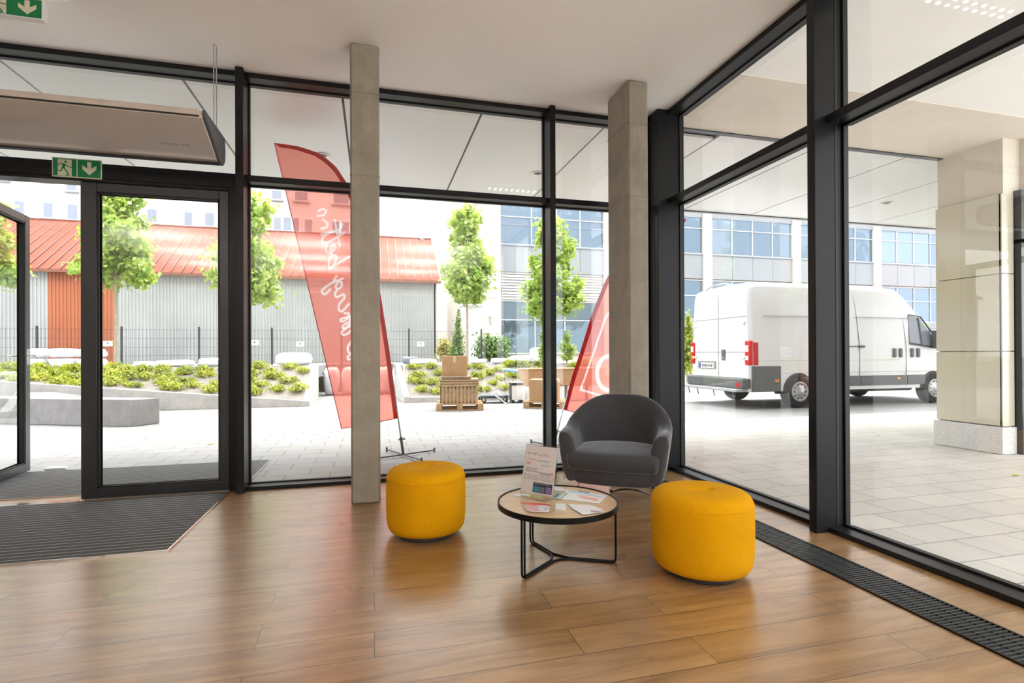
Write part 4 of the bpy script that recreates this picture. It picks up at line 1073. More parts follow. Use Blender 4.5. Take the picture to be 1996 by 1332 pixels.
sack('black_bundle', 'dark crumpled bundle on the raised ground near the right end of the shed', (gy(800, 700, 16.4).x, 16.4, PL), (.5, .2, .22), 99, None, 'bundle', 'wdark')

# pallets and goods
def pallet(name, label, x, y, rz, L=1.0, W=.8, mat='wood_raw'):
    o = thing(name, label, 'pallet', (x, y, 0), rz)
    for k, yy in enumerate((-W/2+.04, 0, W/2-.04)):
        MB().box(-L/2, L/2, yy-.045, yy+.045, 0, .022).build('bottom_board', M[mat], o, local=True)
        for xx in (-L/2+.06, 0, L/2-.06): MB().box(xx-.06, xx+.06, yy-.045, yy+.045, .022, .10).build('block', M[mat], o, local=True)
    for xx in (-L/2+.06, 0, L/2-.06): MB().box(xx-.06, xx+.06, -W/2, W/2, .10, .12).build('stringer_board', M[mat], o, local=True)
    for k in range(5):
        yy = -W/2+.06+k*(W-.12)/4; MB().box(-L/2, L/2, yy-.05, yy+.05, .12, .142).build('deck_board', M[mat], o, local=True)
    return o
PX, PY, PR = 1.80, 11.28, R(-8)
pallet('wooden_pallet', 'wooden pallet carrying the stack of timber boards', PX, PY, PR, .98, .85)
cr_ = thing('timber_stack', 'stack of upright and flat timber boards strapped on the left pallet', 'timber stack', (PX, PY, .142), PR)
for k in range(10):
    x = -.36+.078*k
    MB().box(x-.031, x+.031, -.34, .34, 0, .36).build('upright_board', M['wood_raw'], cr_, .003, local=True)
MB().box(-.36, .37, -.338, .338, .04, .31).build('packing_core', M['wood_dark'], cr_, local=True)
for k in range(3):
    MB().box(-.40, .40, -.36, .36, .362+.052*k, .404+.052*k).build('flat_board', M['wood_raw'], cr_, .004, local=True)
MB().box(-.41, -.402, -.34, .34, 0, .5).build('side_board', M['wood_dark'], cr_, local=True)
MB().box(-.39, .24, -.36, .34, .52, .57).build('cover_board', M['wood_dark'], cr_, .01, local=True)
def carton(name, label, x, y, z, rz, w_, d_, h_, lab=False):
    o = thing(name, label, 'box', (x, y, z), rz)
    MB().box(-w_/2, w_/2, -d_/2, d_/2, 0, h_).build('box_body', M['card'], o, .006, local=True)
    MB().box(-w_/2-.0006, w_/2+.0006, -.03, .03, h_, h_+.0008).box(-.03, .03, -d_/2-.0008, -d_/2, h_-.14, h_).build('packing_tape', plain('packing_tape', (.66, .46, .26), .3), o, local=True)
    if lab: MB().box(.06, .17, -d_/2-.002, -d_/2, .22, .40).build('shipping_label', M['white'], o, local=True)
    return o
carton('cardboard_box', 'plain cardboard box on top of the timber stack', PX-.10, PY+.05, .142+.57, PR, .53, .45, .43)
pallet('wooden_pallet', 'wooden pallet under the labelled cardboard box', 3.72, 11.15, R(-24), .9, .8)
carton('cardboard_box', 'cardboard box with a white label on the right pallet', 3.70, 11.15, .142, R(-24), .62, .62, .47, True)
# hand trolley
tr = thing('flat_trolley', 'low grey flatbed trolley on the paving between the two pallets', 'trolley', (2.80, 12.45, 0), R(-3))
MB().box(-.34, .34, -.25, .25, .16, .20).build('platform', M['wdark'], tr, .01, local=True)
MB().box(-.33, .33, -.26, -.22, .12, .16).build('frame_rail', M['dark_plastic'], tr, local=True)
for x in (-.26, .26):
    for y in (-.2, .2):
        MB().tube([(x, y-.02, .07), (x, y+.02, .07)], .07, 16).build('wheel', M['tyre'], tr, local=True)
        MB().box(x-.02, x+.02, y-.03, y+.03, .06, .16).build('caster_fork', M['steel'], tr, local=True)
MB().tube([(.02, -.26, .18), (.10, -.42, .12), (.22, -.62, .012)], .014, 8).build('pull_handle', M['steel'], tr, smooth=True, local=True)
MB().tube([(-.05, -.1, .2), (.0, -.16, .25), (.06, -.12, .26), (.10, -.05, .2)], .02, 8).build('strap_bundle', M['plastic_sheet'], tr, smooth=True, local=True)
# small machine cabinet, brown trough on blocks, blue roll
o = thing('white_cabinet', 'small white cabinet with dark edge left of the labelled cardboard box', 'cabinet', (3.36, 12.35, 0), R(-6))
MB().box(-.14, .14, -.2, .2, .07, .50).build('cabinet_body', M['white'], o, .012, local=True)
MB().box(-.14, .14, -.205, -.2, .42, .48).box(-.145, -.14, -.2, .2, .08, .48).build('dark_edge', M['dark_plastic'], o, local=True)
for x in (-.10, .10): MB().box(x-.03, x+.03, -.18, .18, 0, .07).build('foot', M['dark_plastic'], o, local=True)
for i in range(4):
    o = MB().box(-.24, .24, -.22, .22, 0, .37).build('concrete_block', M['lgrey'], None, .01, local=True)
    o.location = (3.86+.56*i, 12.68, 0); tag(o, ['pale block under the left end of the tan trough', 'second pale block under the tan trough', 'third pale block under the tan trough', 'pale block under the right end of the tan trough'][i], 'block', 'pale blocks under the tan trough')
o = thing('tan_trough', 'long tan cardboard-wrapped trough above the labelled cardboard box', 'trough', (4.6, 12.68, .37))
MB().prism([(3.56, 12.44, .78), (3.66, 12.44, .37), (5.75, 12.44, .37), (5.75, 12.44, .78)], (0, .48, 0)).build('trough_body', M['card'], o, .012)
MB().box(3.54, 5.78, 12.42, 12.95, .78, .81).build('trough_rim', M['card'], o, .01)
o = thing('blue_roll', 'light blue rolled sheet lying left of the tan trough', 'roll', (3.6, 14.4, .9))
p, q = gy(982, 721, 13.3), gy(1011, 724, 12.99)
MB().tube([p, q], .045, 16).build('rolled_sheet', M['blue'], o, smooth=True)
MB().tube([q, q+(q-p).normalized()*.004], .034, 16).build('roll_core', M['dark_plastic'], o)

# ================================================================== FLAGS
def feather_flag(name, label, pole, edge, Y, base, marks, foot=True):
    """pole: list of (x, z) from the bottom of the sleeve to the tip, edge: free edge bottom and tip, all in the flag's own plane"""
    o = thing(name, label, 'flag', (base[0], Y, 0))
    P = [Vector((x, 0, z)) for x, z in pole]
    # resample the pole curve
    ln = [0]
    for a, b_ in zip(P, P[1:]): ln.append(ln[-1]+(b_-a).length)
    def at(t):
        s = t*ln[-1]
        for i in range(len(P)-1):
            if s <= ln[i+1]+1e-9: return P[i].lerp(P[i+1], (s-ln[i])/(ln[i+1]-ln[i]))
        return P[-1]
    E0, E1 = Vector((edge[0][0], 0, edge[0][1])), Vector((edge[1][0], 0, edge[1][1]))
    nu, nv = 84, 300; vs = []; fs = []
    lines = []                              # printed marks as smooth polylines in the banner's plane
    for nm, strokes, wd in marks:
        for st in strokes:
            k = len(st); sm = []
            for i in range(k-1):
                p0 = st[max(i-1, 0)]; p1 = st[i]; p2 = st[i+1]; p3 = st[min(i+2, k-1)]
                for j in range(4):
                    t = j/4
                    sm.append(tuple(.5*((2*p1[c_])+(-p0[c_]+p2[c_])*t+(2*p0[c_]-5*p1[c_]+4*p2[c_]-p3[c_])*t*t+(-p0[c_]+3*p1[c_]-3*p2[c_]+p3[c_])*t**3) for c_ in (0, 1)) if nm != 'frame_line' else tuple(p1[c_]+(p2[c_]-p1[c_])*t for c_ in (0, 1)))
            sm.append(st[-1]); lines += [(a_, b2, wd/2) for a_, b2 in zip(sm, sm[1:])]
    cells = {}
    for (ax, az), (bx_, bz), hw in lines:
        for gx in range(int((min(ax, bx_)-hw-.03)//.1), int((max(ax, bx_)+hw+.03)//.1)+1):
            for gz_ in range(int((min(az, bz)-hw-.03)//.1), int((max(az, bz)+hw+.03)//.1)+1): cells.setdefault((gx, gz_), []).append((ax, az, bx_, bz, hw))
    ink = []
    def inked(x, z):
        best = 0
        for ax, az, bx_, bz, hw in cells.get((int(x//.1), int(z//.1)), ()):
            dx, dz = bx_-ax, bz-az; L2 = dx*dx+dz*dz or 1e-9; t = max(0, min(1, ((x-ax)*dx+(z-az)*dz)/L2))
            d_ = math.hypot(x-ax-t*dx, z-az-t*dz); best = max(best, min(1, max(0, (hw-d_)/.008+.5)))
        return best
    for j in range(nv+1):
        t = j/nv; a = at(t); e = E0.lerp(E1, t**1.0)
        for i in range(nu+1):
            u = i/nu; p = a.lerp(e, u)
            yy = Y+.018*math.sin(u*5+t*6)*u+.012*math.sin(t*17+u*3)*u
            vs.append((p.x, yy, p.z)); ink.append(inked(p.x, p.z))
    for j in range(nv):
        for i in range(nu): fs.append((j*(nu+1)+i, j*(nu+1)+i+1, (j+1)*(nu+1)+i+1, (j+1)*(nu+1)+i))
    ba = MB().add(vs, fs).build('banner', M['flag'], o, smooth=True)
    at_ = ba.data.attributes.new('print', 'FLOAT', 'POINT'); at_.data.foreach_set('value', ink)
    sl = [at(t) for t in [i/40 for i in range(41)]]
    b = MB(); vs = []; fs = []
    for i, p in enumerate(sl):
        q = sl[min(i+1, 40)]-sl[max(i-1, 0)]; q.normalize(); n = Vector((-q.z, 0, q.x))
        m_ = (E0.lerp(E1, i/40)-p).normalized()
        wd = .05
        vs += [(p.x, Y-.006, p.z), (p.x+m_.x*wd, Y-.006, p.z+m_.z*wd), (p.x+m_.x*wd, Y+.008, p.z+m_.z*wd), (p.x, Y+.008, p.z)]
    for i in range(40):
        for j in range(4): fs.append((i*4+j, i*4+(j+1) % 4, (i+1)*4+(j+1) % 4, (i+1)*4+j))
    MB().add(vs, fs).build('pole_sleeve', M['flag_dense'], o)
    MB().tube([(E0.x, Y+.018*math.sin(5), E0.z), (E1.x, Y, E1.z)], .005, 6).tube([(P[0].x, Y, P[0].z), ((P[0].x+E0.x)/2, Y, (P[0].z+E0.z)/2-.004), (E0.x, Y, E0.z)], .005, 6).build('hem', M['flag_dense'], o)
    MB().tube([(base[0], Y, .03), (P[0].x, Y, P[0].z), ((P[0].x+P[1].x)/2, Y, (P[0].z+P[1].z)/2)], [.011, .009, .008], 8).build('pole', M['steel'], o, smooth=True)
    d = Vector((P[0].x-base[0], 0, P[0].z-.03)).normalized(); c = Vector((base[0], Y, .03))+d*.17
    MB().tube([c-Vector((.03, 0, 0)), c+Vector((.045, 0, .005))], .010, 8).tube([Vector((base[0], Y, .03)), Vector((base[0], Y, .03))+d*.2], .016, 8).build('spigot', M['vandark'], o)
    ft = MB()
    ln_ = .42
    for a in (R(25), R(115)):
        v = Vector((math.cos(a), math.sin(a), 0))*ln_; ft.tube([Vector((base[0], Y, .022))-v, Vector((base[0], Y, .022))+v], .010, 8)
        for s in (-1, 1): ft.tube([Vector((base[0], Y, 0))+v*s, Vector((base[0], Y, .05))+v*s], .012, 8)
    ft.build('cross_base', M['vandark'], o)
    return o
FY = 6.24
def fl2(px, py_, Y=FY): p = gy(px, py_, Y); return (p.x, p.z)
A = lambda pts: [fl2(590+u*.1202, 400+v*.1201) for u, v in pts]
Bm = lambda pts: [fl2(590+u*.14265, 530+v*.14265) for u, v in pts]
script = [A([(520, 250), (550, 400), (575, 530), (605, 655)]), A([(650, 310), (600, 390), (520, 420), (400, 450), (300, 470)]), A([(610, 280), (605, 380), (600, 480)]),
    A([(685, 440), (600, 500), (500, 560), (400, 605), (330, 600), (310, 560), (350, 500), (440, 455), (560, 430)]),
    A([(400, 630), (378, 700), (395, 770), (440, 785), (500, 740), (520, 680), (500, 640), (465, 680), (455, 740), (470, 790), (440, 850), (425, 930), (430, 1000), (450, 1040)]),
    A([(450, 860), (500, 815), (545, 830), (545, 890), (510, 960), (450, 1035)]), A([(430, 1045), (560, 960), (680, 885), (775, 830)]),
    A([(330, 230), (400, 300), (380, 360), (300, 380)]), A([(250, 90), (330, 60), (380, 100), (330, 160), (240, 170)]),
    Bm([(550, 95), (450, 130), (340, 190), (265, 255), (275, 300), (320, 300), (375, 240)]), Bm([(465, 60), (425, 125)]),
    Bm([(470, 130), (530, 145), (530, 200), (480, 235), (450, 205), (480, 150)]), Bm([(490, 230), (445, 290), (455, 345), (510, 330), (560, 310), (570, 360), (510, 430), (490, 500), (525, 545), (580, 500), (630, 440)]),
    Bm([(570, 570), (630, 570), (610, 620), (530, 640), (525, 680), (590, 660), (650, 610), (640, 680), (560, 730), (545, 775), (600, 760), (660, 700)]),
    Bm([(655, 740), (570, 790), (530, 830), (555, 865), (610, 850), (665, 800)]), Bm([(660, 960), (615, 1040), (640, 1120), (680, 1090), (700, 1020), (720, 960)]), Bm([(670, 1130), (615, 1160), (625, 1195), (690, 1190), (730, 1150)])]
feather_flag('feather_flag', 'tall red feather flag with white script, half hidden by the left concrete column',
    [fl2(776, 815), fl2(760, 690), fl2(743, 580), fl2(716, 460), fl2(683, 368), fl2(655, 325), fl2(625, 300), fl2(580, 285), fl2(535, 279)],
    [fl2(666, 836), fl2(535, 279)], FY, fl2(786, 890), [('script_lettering', script, .020)])
Y2 = 6.3
g2 = lambda px, py_: fl2(px, py_, Y2)
ring = [(1186+.0+22*math.cos(a), 728+33*math.sin(a)) for a in [2*PI*i/24 for i in range(25)]]
feather_flag('feather_flag', 'red feather flag with white frame line behind the grey armchair, tip showing past the corner',
    [g2(1098, 798), g2(1115, 735), g2(1130, 690), g2(1155, 610), g2(1181, 545), g2(1225, 482), g2(1275, 448), g2(1310, 434), g2(1337, 427)],
    [g2(1245, 838), g2(1331, 444)], Y2, (2.20, 0), [('frame_line', [[g2(1230, 560), g2(1181, 618), g2(1132, 760), g2(1240, 792)]], .022), ('emblem_ring', [[g2(x, y) for x, y in ring]], .05)])

# ================================================================== BUILDINGS
# ribbed shed with red metal roof
sh = thing('ribbed_shed', 'long grey ribbed shed with an orange section and a red metal roof', 'shed', (-6, 22, PL-.1))
SX1, SY, SZ = 2.33, 20.0, 3.96
def ribbed(name, x0, x1, mat, y=SY):
    b = MB(); n = int((x1-x0)/.10); st = (x1-x0)/n; vs = []; fs = []
    for i in range(n):
        xa = x0+i*st
        for dx, dy in ((0, 0), (.5*st, 0), (.56*st, -.022), (.94*st, -.022)): vs.append((xa+dx, y+dy, PL-.1)); vs.append((xa+dx, y+dy, SZ))
    vs.append((x1, y, PL-.1)); vs.append((x1, y, SZ)); k = len(vs)//2
    for i in range(k-1): fs.append((2*i, 2*i+2, 2*i+3, 2*i+1))
    b.add(vs, fs).build(name, mat, sh)
grey = plain('grey_metal_cladding', (.38, .39, .385), .55, 0, .10, .8); orange = plain('orange_metal_cladding', (.40, .125, .055), .55, 0, .08, .8)
ribbed('grey_cladding', -24, -10.05, grey); ribbed('orange_cladding', -10.05, -8.12, orange); ribbed('orange_cladding', -7.95, -7.15, orange) if False else None
ribbed('grey_cladding', -8.12, SX1, grey)
MB().box(-8.84, -8.80, SY-.03, SY, PL, SZ).build('downpipe', orange, sh)
MB().prism([(SX1, SY, PL-.1), (SX1, 26, PL-.1), (SX1, 26, SZ), (SX1, 23, 6.1), (SX1, SY, SZ)], (-.1, 0, 0)).box(-24, SX1-.1, SY+.1, 26, PL-.1, SZ-.1).build('gable_wall', grey, sh)
MB().prism([(-24, SY-.15, SZ-.03), (-24, 23, 6.17), (-24, 23.05, 6.10), (-24, SY-.1, SZ-.12)], (24+SX1+.12, 0, 0)).prism([(-24, 26.2, SZ-.03), (-24, 23, 6.17), (-24, 22.95, 6.10), (-24, 26.1, SZ-.12)], (24+SX1+.12, 0, 0)).build('roof', M['roof_red'], sh)
seam = MB(); x = -23.9
sd = Vector((0, 3.15, 2.20))
while x < SX1+.1:
    a = Vector((x, SY-.15, SZ-.01)); seam.bar(a, a+sd, .022, .05, (0, -.57, .82)); x += .31
seam.build('standing_seams', plain('roof_seam', (.13, .045, .03), .5), sh)
MB().box(-24, SX1+.14, SY-.22, SY-.12, SZ-.13, SZ-.03).build('gutter', plain('rust_gutter', (.20, .075, .045), .5), sh)
MB().box(-24, SX1+.12, 22.95, 23.05, 6.14, 6.20).build('ridge_cap', M['roof_red'], sh)
# the right orange strip reaching under the door post
b = MB()
MB().tube([(1.9, 22.9, 6.2), (2.12, 22.9, 6.08)], .04, 6).build('ridge_end', M['wdark'], sh)

# white apartment block behind
ap = thing('apartment_block', 'tall white apartment block rising behind the red shed roof', 'building', (-10, 36, 0))
MB().box(-45, 1.27, 35.0, 45, 0, 19).build('wall', M['stucco'], ap)
MB().box(-11.4, -7.9, 34.6, 35.0, 0, 19).build('projecting_bay', M['stucco'], ap)
for (xa, ya, xb, yb) in ((86, 396, 104, 424), (133, 399, 152, 428), (360, 414, 375, 440), (400, 415, 418, 441), (236, 404, 254, 432), (288, 408, 306, 434), (30, 392, 48, 420),
        (534, 424, 548, 449), (553, 424, 568, 450), (572, 425, 583, 451), (594, 428, 609, 453), (648, 432, 662, 460), (666, 433, 680, 461), (694, 434, 710, 462),
        (531, 372, 549, 389), (575, 374, 600, 392), (650, 378, 680, 398), (84, 340, 104, 352), (0, 330, 16, 351), (132, 345, 150, 372), (210, 350, 228, 376)):
    yy = 34.6 if -11.4 < gy(xa, ya, 34.6).x < -7.9 else 35.0
    p, q = gy(xa, ya, yy), gy(xb, yb, yy)
    f = MB().box(p.x-.06, q.x+.06, yy-.06, yy+.05, q.z-.06, p.z+.06).build('window', M['white'], ap)
    MB().box(p.x, q.x, yy-.075, yy-.06, q.z, p.z).build('pane', M['wdark'], f)
    MB().box(p.x-.12, q.x+.12, yy-.14, yy, q.z-.14, q.z-.07).build('window_sill', M['spandrel'], f)

# distant pale house in the gap
fh = thing('distant_house', 'distant pale house with small blue windows in the gap right of the shed', 'building', (5, 45, 0))
p, q = gy(846, 531, 45), gy(900, 531, 45)
MB().box(p.x, q.x, 45, 52, 0, p.z).build('wall', M['stucco'], fh)
MB().box(p.x-.2, q.x+.2, 44.8, 52, p.z, p.z+.25).build('roof_slab', M['spandrel'], fh)
for xa, ya, xb, yb in ((870, 537, 884, 551), (854, 584, 862, 600), (870, 585, 884, 602), (854, 612, 862, 628)):
    a, c = gy(xa, ya, 45), gy(xb, yb, 45)
    f = MB().box(a.x-.1, c.x+.1, 44.92, 45, c.z-.1, a.z+.1).build('window', M['white'], fh)
    MB().box(a.x, c.x, 44.88, 44.92, c.z, a.z).build('pane', M['blue'] if ya < 560 else M['wdark'], f)
# cream building with drainpipe and the round pillar before it
cb = thing('cream_building', 'cream stone building with a dark drainpipe, left of the blue-glazed office', 'building', (4.8, 24.5, 0))
MB().box(3.75, 6.15, 25.4, 34, 0, 13).lathe([(.62, 0), (.62, 13)], (4.15, 25.85, 0), 32).build('wall', M['cream'], cb)
MB().tube([(4.92, 25.3, .9), (4.92, 25.3, 13)], .075, 10).build('drainpipe', plain('drainpipe_taupe', (.42, .33, .26), .5), cb, smooth=True)
gl_ = MB()
for z in [2.0+.95*i for i in range(11)]: gl_.box(5.0, 6.15, 25.39, 25.40, z, z+.02)
gl_.build('panel_joints', plain('panel_joint', (.50, .43, .36), .7), cb)
for x, z in ((5.10, 2.6), (5.62, 2.65)):
    MB().box(x-.05, x+.05, 25.3, 25.4, z, z+.42).build('wall_light', M['steel'], cb)
for x, z in ((4.98, 2.3), (5.5, 2.28)): MB().box(x-.25, x+.1, 25.0, 25.4, z-.1, z+.12).build('spotlight', M['lgrey'], cb, .03)
rp = thing('round_pillar', 'round white pillar with a flat cap behind the cardboard boxes', 'pillar', (3.59, 19.2, PL-.1))
MB().lathe([(.285, PL-.1), (.285, 2.93)], (3.59, 19.2, 0), 40).build('shaft', M['lgrey'], rp, smooth=True)
MB().box(3.10, 4.05, 18.8, 19.7, 2.93, 3.01).build('cap_slab', M['white'], rp, .01)
# office with blue glazing
of = thing('office_building', 'long office building with blue glass bands, grey spandrels and cream piers', 'building', (20, 26, 0))
OY = 26.0
MB().box(6.15, 62, OY+.12, 40, 0, 14).build('wall', M['cream'], of)
def pane_row(x0, x1, bars, z0, z1, mat, split=None, dark=False):
    f = MB(); xs = [x0]+bars+[x1]
    for x in bars: f.box(x-.03, x+.03, OY-.02, OY+.1, z0, z1)
    f.box(x0, x1, OY-.02, OY+.1, z0-.05, z0).box(x0, x1, OY-.02, OY+.1, z1, z1+.04)
    if split: f.box(x0, x1, OY-.02, OY+.1, split-.025, split+.025)
    w_ = f.build('window', M['mullwhite'], of)
    for a, c in zip(xs, xs[1:]):
        MB().box(a+.02, c-.02, OY+.03, OY+.05, z0, z1).build('pane', M[mat], w_)
        if dark: MB().box(a+.05, c-.05, OY+.0, OY+.028, z0+(z1-z0)*.48, z0+(z1-z0)*.50).build('opening_sash', M['wdark'], w_)
    return w_
bays = [(6.25, 11.95)]+[(12.5+6.1*i, 18.07+6.1*i) for i in range(8)]
for k, (x0, x1) in enumerate(bays):
    n = 4; bars = [x0+(x1-x0)*i/n for i in range(1, n)]
    if k == 0: bars = [7.93, 9.3, 10.62]
    pane_row(x0, x1, bars, 6.80, 8.83, 'wglass', 8.2, k == 0)
    sp = MB(); xs = [x0]+bars+[x1]
    for a, c in zip(xs, xs[1:]): sp.box(a+.01, c-.01, OY-.04, OY+.1, 5.36, 6.70)
    sp.build('spandrel_panels', M['spandrel'], of)
    MB().box(x0, x1, OY-.08, OY+.1, 6.70, 6.75).build('ledge', M['wdark'], of)
    MB().box(x0, x1, OY-.04, OY+.1, 8.87, 9.25).build('top_band', M['spandrel'], of)
    if k == 0:
        lv = MB(); z = 3.95
        while z < 5.3: lv.box(x0+.1, x1-.05, OY+.02, OY+.1, z, z+.10); z += .145
        lv.build('louvres', M['mullwhite'], of)
        pane_row(x0, x1, [8.1, 9.75], 1.2, 3.85, 'wglass_lo', 2.9)
    else:
        pane_row(x0, x1, bars, 3.1, 5.25, 'wglass', 4.4); pane_row(x0, x1, bars, .5, 2.6, 'wglass_lo', 1.9)
        MB().box(x0, x1, OY-.04, OY+.1, 2.66, 3.05).build('lower_band', M['spandrel'], of)
for i in range(9):
    x = 11.95+6.1*i; MB().box(x, x+.55, OY-.14, OY+.12, 0, 12).build('pier', M['cream'], of)
# street side behind the camera's building line is left open

# ================================================================== WHITE VAN
VX, VY = 7.60, 9.33
va = thing('van', 'white high-roof panel van parked beyond the right glass wall, rear doors facing left', 'van', (VX, VY, 0))
def section(x):
    """return z_bottom, z_top, width inset at top, nose inset"""
    keys = [(0.0, 2.56, .085), (.04, 2.64, .075), (.18, 2.70, .07), (2.0, 2.71, .065), (3.6, 2.68, .065), (4.02, 2.63, .07), (4.25, 2.50, .10), (4.55, 2.26, .13), (4.95, 1.86, .16), (5.20, 1.50, .12), (5.45, 1.28, .08), (5.75, 1.12, .08), (5.93, .95, .10), (6.0, .75, .14)]
    for (a, za, ia), (b_, zb, ib) in zip(keys, keys[1:]):
        if x <= b_: t = (x-a)/(b_-a); return za+(zb-za)*t, ia+(ib-ia)*t
    return keys[-1][1:]
stations = [0, .04, .10, .18, .5, 1.0, 1.6, 2.3, 3.0, 3.6, 4.02, 4.12, 4.25, 4.4, 4.55, 4.75, 4.95, 5.2, 5.45, 5.6, 5.75, 5.87, 5.95, 6.0]
WD = 2.05; vs = []; fs = []; n = None
for x in stations:
    zt, ins = section(x); zb = .36
    ri = .14 if zt > 1.6 else .10
    e = .05*max(0, (.08-x)/.08)+(.25*max(0, (x-5.6)/.4)**2)
    half = [(.0, zb), (.0, .60), (-.012, .95), (-.012, 1.15), (.0, 1.35), (ins*.35, min(zt-.3, 1.9) if zt > 1.7 else zt-.12)]
    half += [(ins*.8, zt-ri), (ins*.8+ri*.18, zt-ri*.42), (ins*.8+ri*.55, zt-ri*.12), (ins*.8+ri*1.3, zt-.01)]
    L = [(y+e, z) for y, z in half]; ring = L+[(WD/2, zt+.012)]+[(WD-y, z) for y, z in L[::-1]]
    n = len(ring); vs += [(VX+x, VY+y, z) for y, z in ring]
for k in range(len(stations)-1):
    for j in range(n): fs.append((k*n+j, k*n+(j+1) % n, (k+1)*n+(j+1) % n, (k+1)*n+j))
fs.append(tuple(range(n))); fs.append(tuple((len(stations)-1)*n+j for j in range(n-1, -1, -1)))
MB().add(vs, fs).build('body', M['vanwhite'], va, smooth=True)
def vbox(x0, x1, y0, y1, z0, z1): return MB().box(VX+x0, VX+x1, VY+y0, VY+y1, z0, z1)
gap = plain('panel_gap_grey', (.36, .37, .38), .5); crease = plain('shaded_groove_paint', (.66, .67, .68), .25)
# flank: panel joints and swages
vbox(.10, 4.0, -.0135, .0, 1.005, 1.012).build('flank_swage', gap, va)
vbox(.10, 5.0, -.0145, .01, .74, .747).build('flank_swage', gap, va)
vbox(.35, 2.15, -.001, .05, 1.955, 1.966).build('flank_swage', gap, va)
vbox(2.75, 4.35, -.001, .05, 1.955, 1.966).build('flank_swage', gap, va)
MB().bar((VX+2.86, VY-.016, .42), (VX+2.86, VY-.016, 1.40), .012, .012).bar((VX+2.86, VY-.006, 1.40), (VX+2.80, VY+.035, 2.15), .012, .012).bar((VX+2.80, VY+.035, 2.15), (VX+2.74, VY+.05, 2.42), .012, .012).build('sliding_door_gap', gap, va)
vbox(1.6, 2.86, -.02, 0, 1.30, 1.325).build('slide_rail', plain('rail_dark', (.14, .14, .15), .4), va, .004)
vbox(2.84, 3.0, -.035, 0, 1.285, 1.335).build('slide_catch', M['vandark'], va, .008)
MB().bar((VX+4.20, VY-.016, .42), (VX+4.20, VY-.016, 1.40), .010, .012).bar((VX+4.20, VY-.006, 1.4), (VX+4.16, VY+.04, 1.95), .010, .012).build('cab_door_gap', gap, va)
for i, x in enumerate((3.80, 3.98, 4.32, 4.50)):
    vbox(x, x+.085, -.05, -.005, 1.06, 1.27).build('door_grip', M['vandark'], va, .02)
vbox(1.22, 2.84, -.03, .0, .44, .66).build('rub_strip', M['vandark'], va, .012); vbox(2.88, 4.18, -.03, .0, .44, .66).build('rub_strip', M['vandark'], va, .012); vbox(4.22, 4.75, -.03, .0, .44, .66).build('rub_strip', M['vandark'], va, .012)
vbox(0.05, .76, -.03, .03, .36, .90).build('bumper_side', M['vandark'], va, .015)
for x in (.60, 1.75, 3.9): vbox(x, x+.10, -.04, 0, .56, .615).build('side_marker', M['amber'], va, .006)
MB().tube([(VX+.9, VY+.3, .33), (VX+4.7, VY+.3, .33)], .05, 8).tube([(VX+.9, VY+1.7, .33), (VX+4.7, VY+1.7, .33)], .05, 8).box(VX+.1, VX+5.5, VY+.2, VY+1.85, .34, .38).build('chassis', M['vandark'], va)
# cab glass and mirror
MB().prism([(VX+4.30, VY-.018, 1.40), (VX+5.05, VY-.018, 1.30), (VX+5.02, VY+.0, 1.55), (VX+4.62, VY+.03, 1.98), (VX+4.33, VY+.04, 2.02)], (0, .012, 0)).build('side_window', M['wdark'], va, .01)
MB().bar((VX+4.66, VY-.022, 1.36), (VX+4.60, VY+.02, 1.98), .04, .02).build('quarter_bar', M['vandark'], va)
MB().bar((VX+4.30, VY-.024, 1.375), (VX+5.1, VY-.024, 1.275), .03, .03).bar((VX+4.33, VY+.035, 2.04), (VX+4.66, VY+.02, 2.0), .03, .02).bar((VX+4.66, VY+.02, 2.0), (VX+5.06, VY-.0, 1.56), .03, .02).build('window_rubber', M['gasket'], va)
MB().prism([(VX+4.62, VY+.22, 2.22), (VX+5.28, VY+.16, 1.42), (VX+5.28, VY+1.89, 1.42), (VX+4.62, VY+1.83, 2.22)], (.01, 0, .012)).build('windscreen', M['wdark'], va)
vbox(4.92, 5.10, -.26, -.03, 1.28, 1.70).build('door_mirror', M['vandark'], va, .04)
# rear
rx = -.012
vbox(rx, 0, 1.02, 1.032, .66, 2.50).build('rear_door_gap', gap, va)
MB().box(VX+rx, VX, VY+.10, VY+1.95, 1.955, 1.967).build('rear_crease', gap, va); MB().box(VX+rx, VX, VY+.10, VY+1.95, 1.20, 1.21).build('rear_crease', gap, va)
MB().box(VX+rx, VX, VY+.12, VY+1.93, .635, .65).build('rear_door_sill', gap, va)
vbox(-.03, 0, .78, .90, 1.02, 1.26).build('rear_handle', M['vandark'], va, .02)
for y in (.12, 1.86):
    for z in (1.80, 1.05): vbox(-.035, 0, y, y+.10, z, z+.05).build('rear_hinge', M['white'], va, .006)
vbox(-.025, 0, 1.0, 1.08, 1.90, 1.93).build('high_brake_light', M['clear_lens'], va)
vbox(-.02, 0, 1.12, 1.78, .82, .99).build('plate_recess', M['spandrel'], va)
pl_ = vbox(-.028, -.02, 1.17, 1.72, .83, .95).build('number_plate', M['plate'], va)
vbox(-.031, -.028, 1.66, 1.715, .835, .945).build('plate_band', M['euroblue'], pl_)
q = MB()
for i in range(7): q.box(VX-.031, VX-.028, VY+1.22+.058*i, VY+1.255+.058*i, .86, .92)
q.build('plate_characters', M['ink'], pl_)
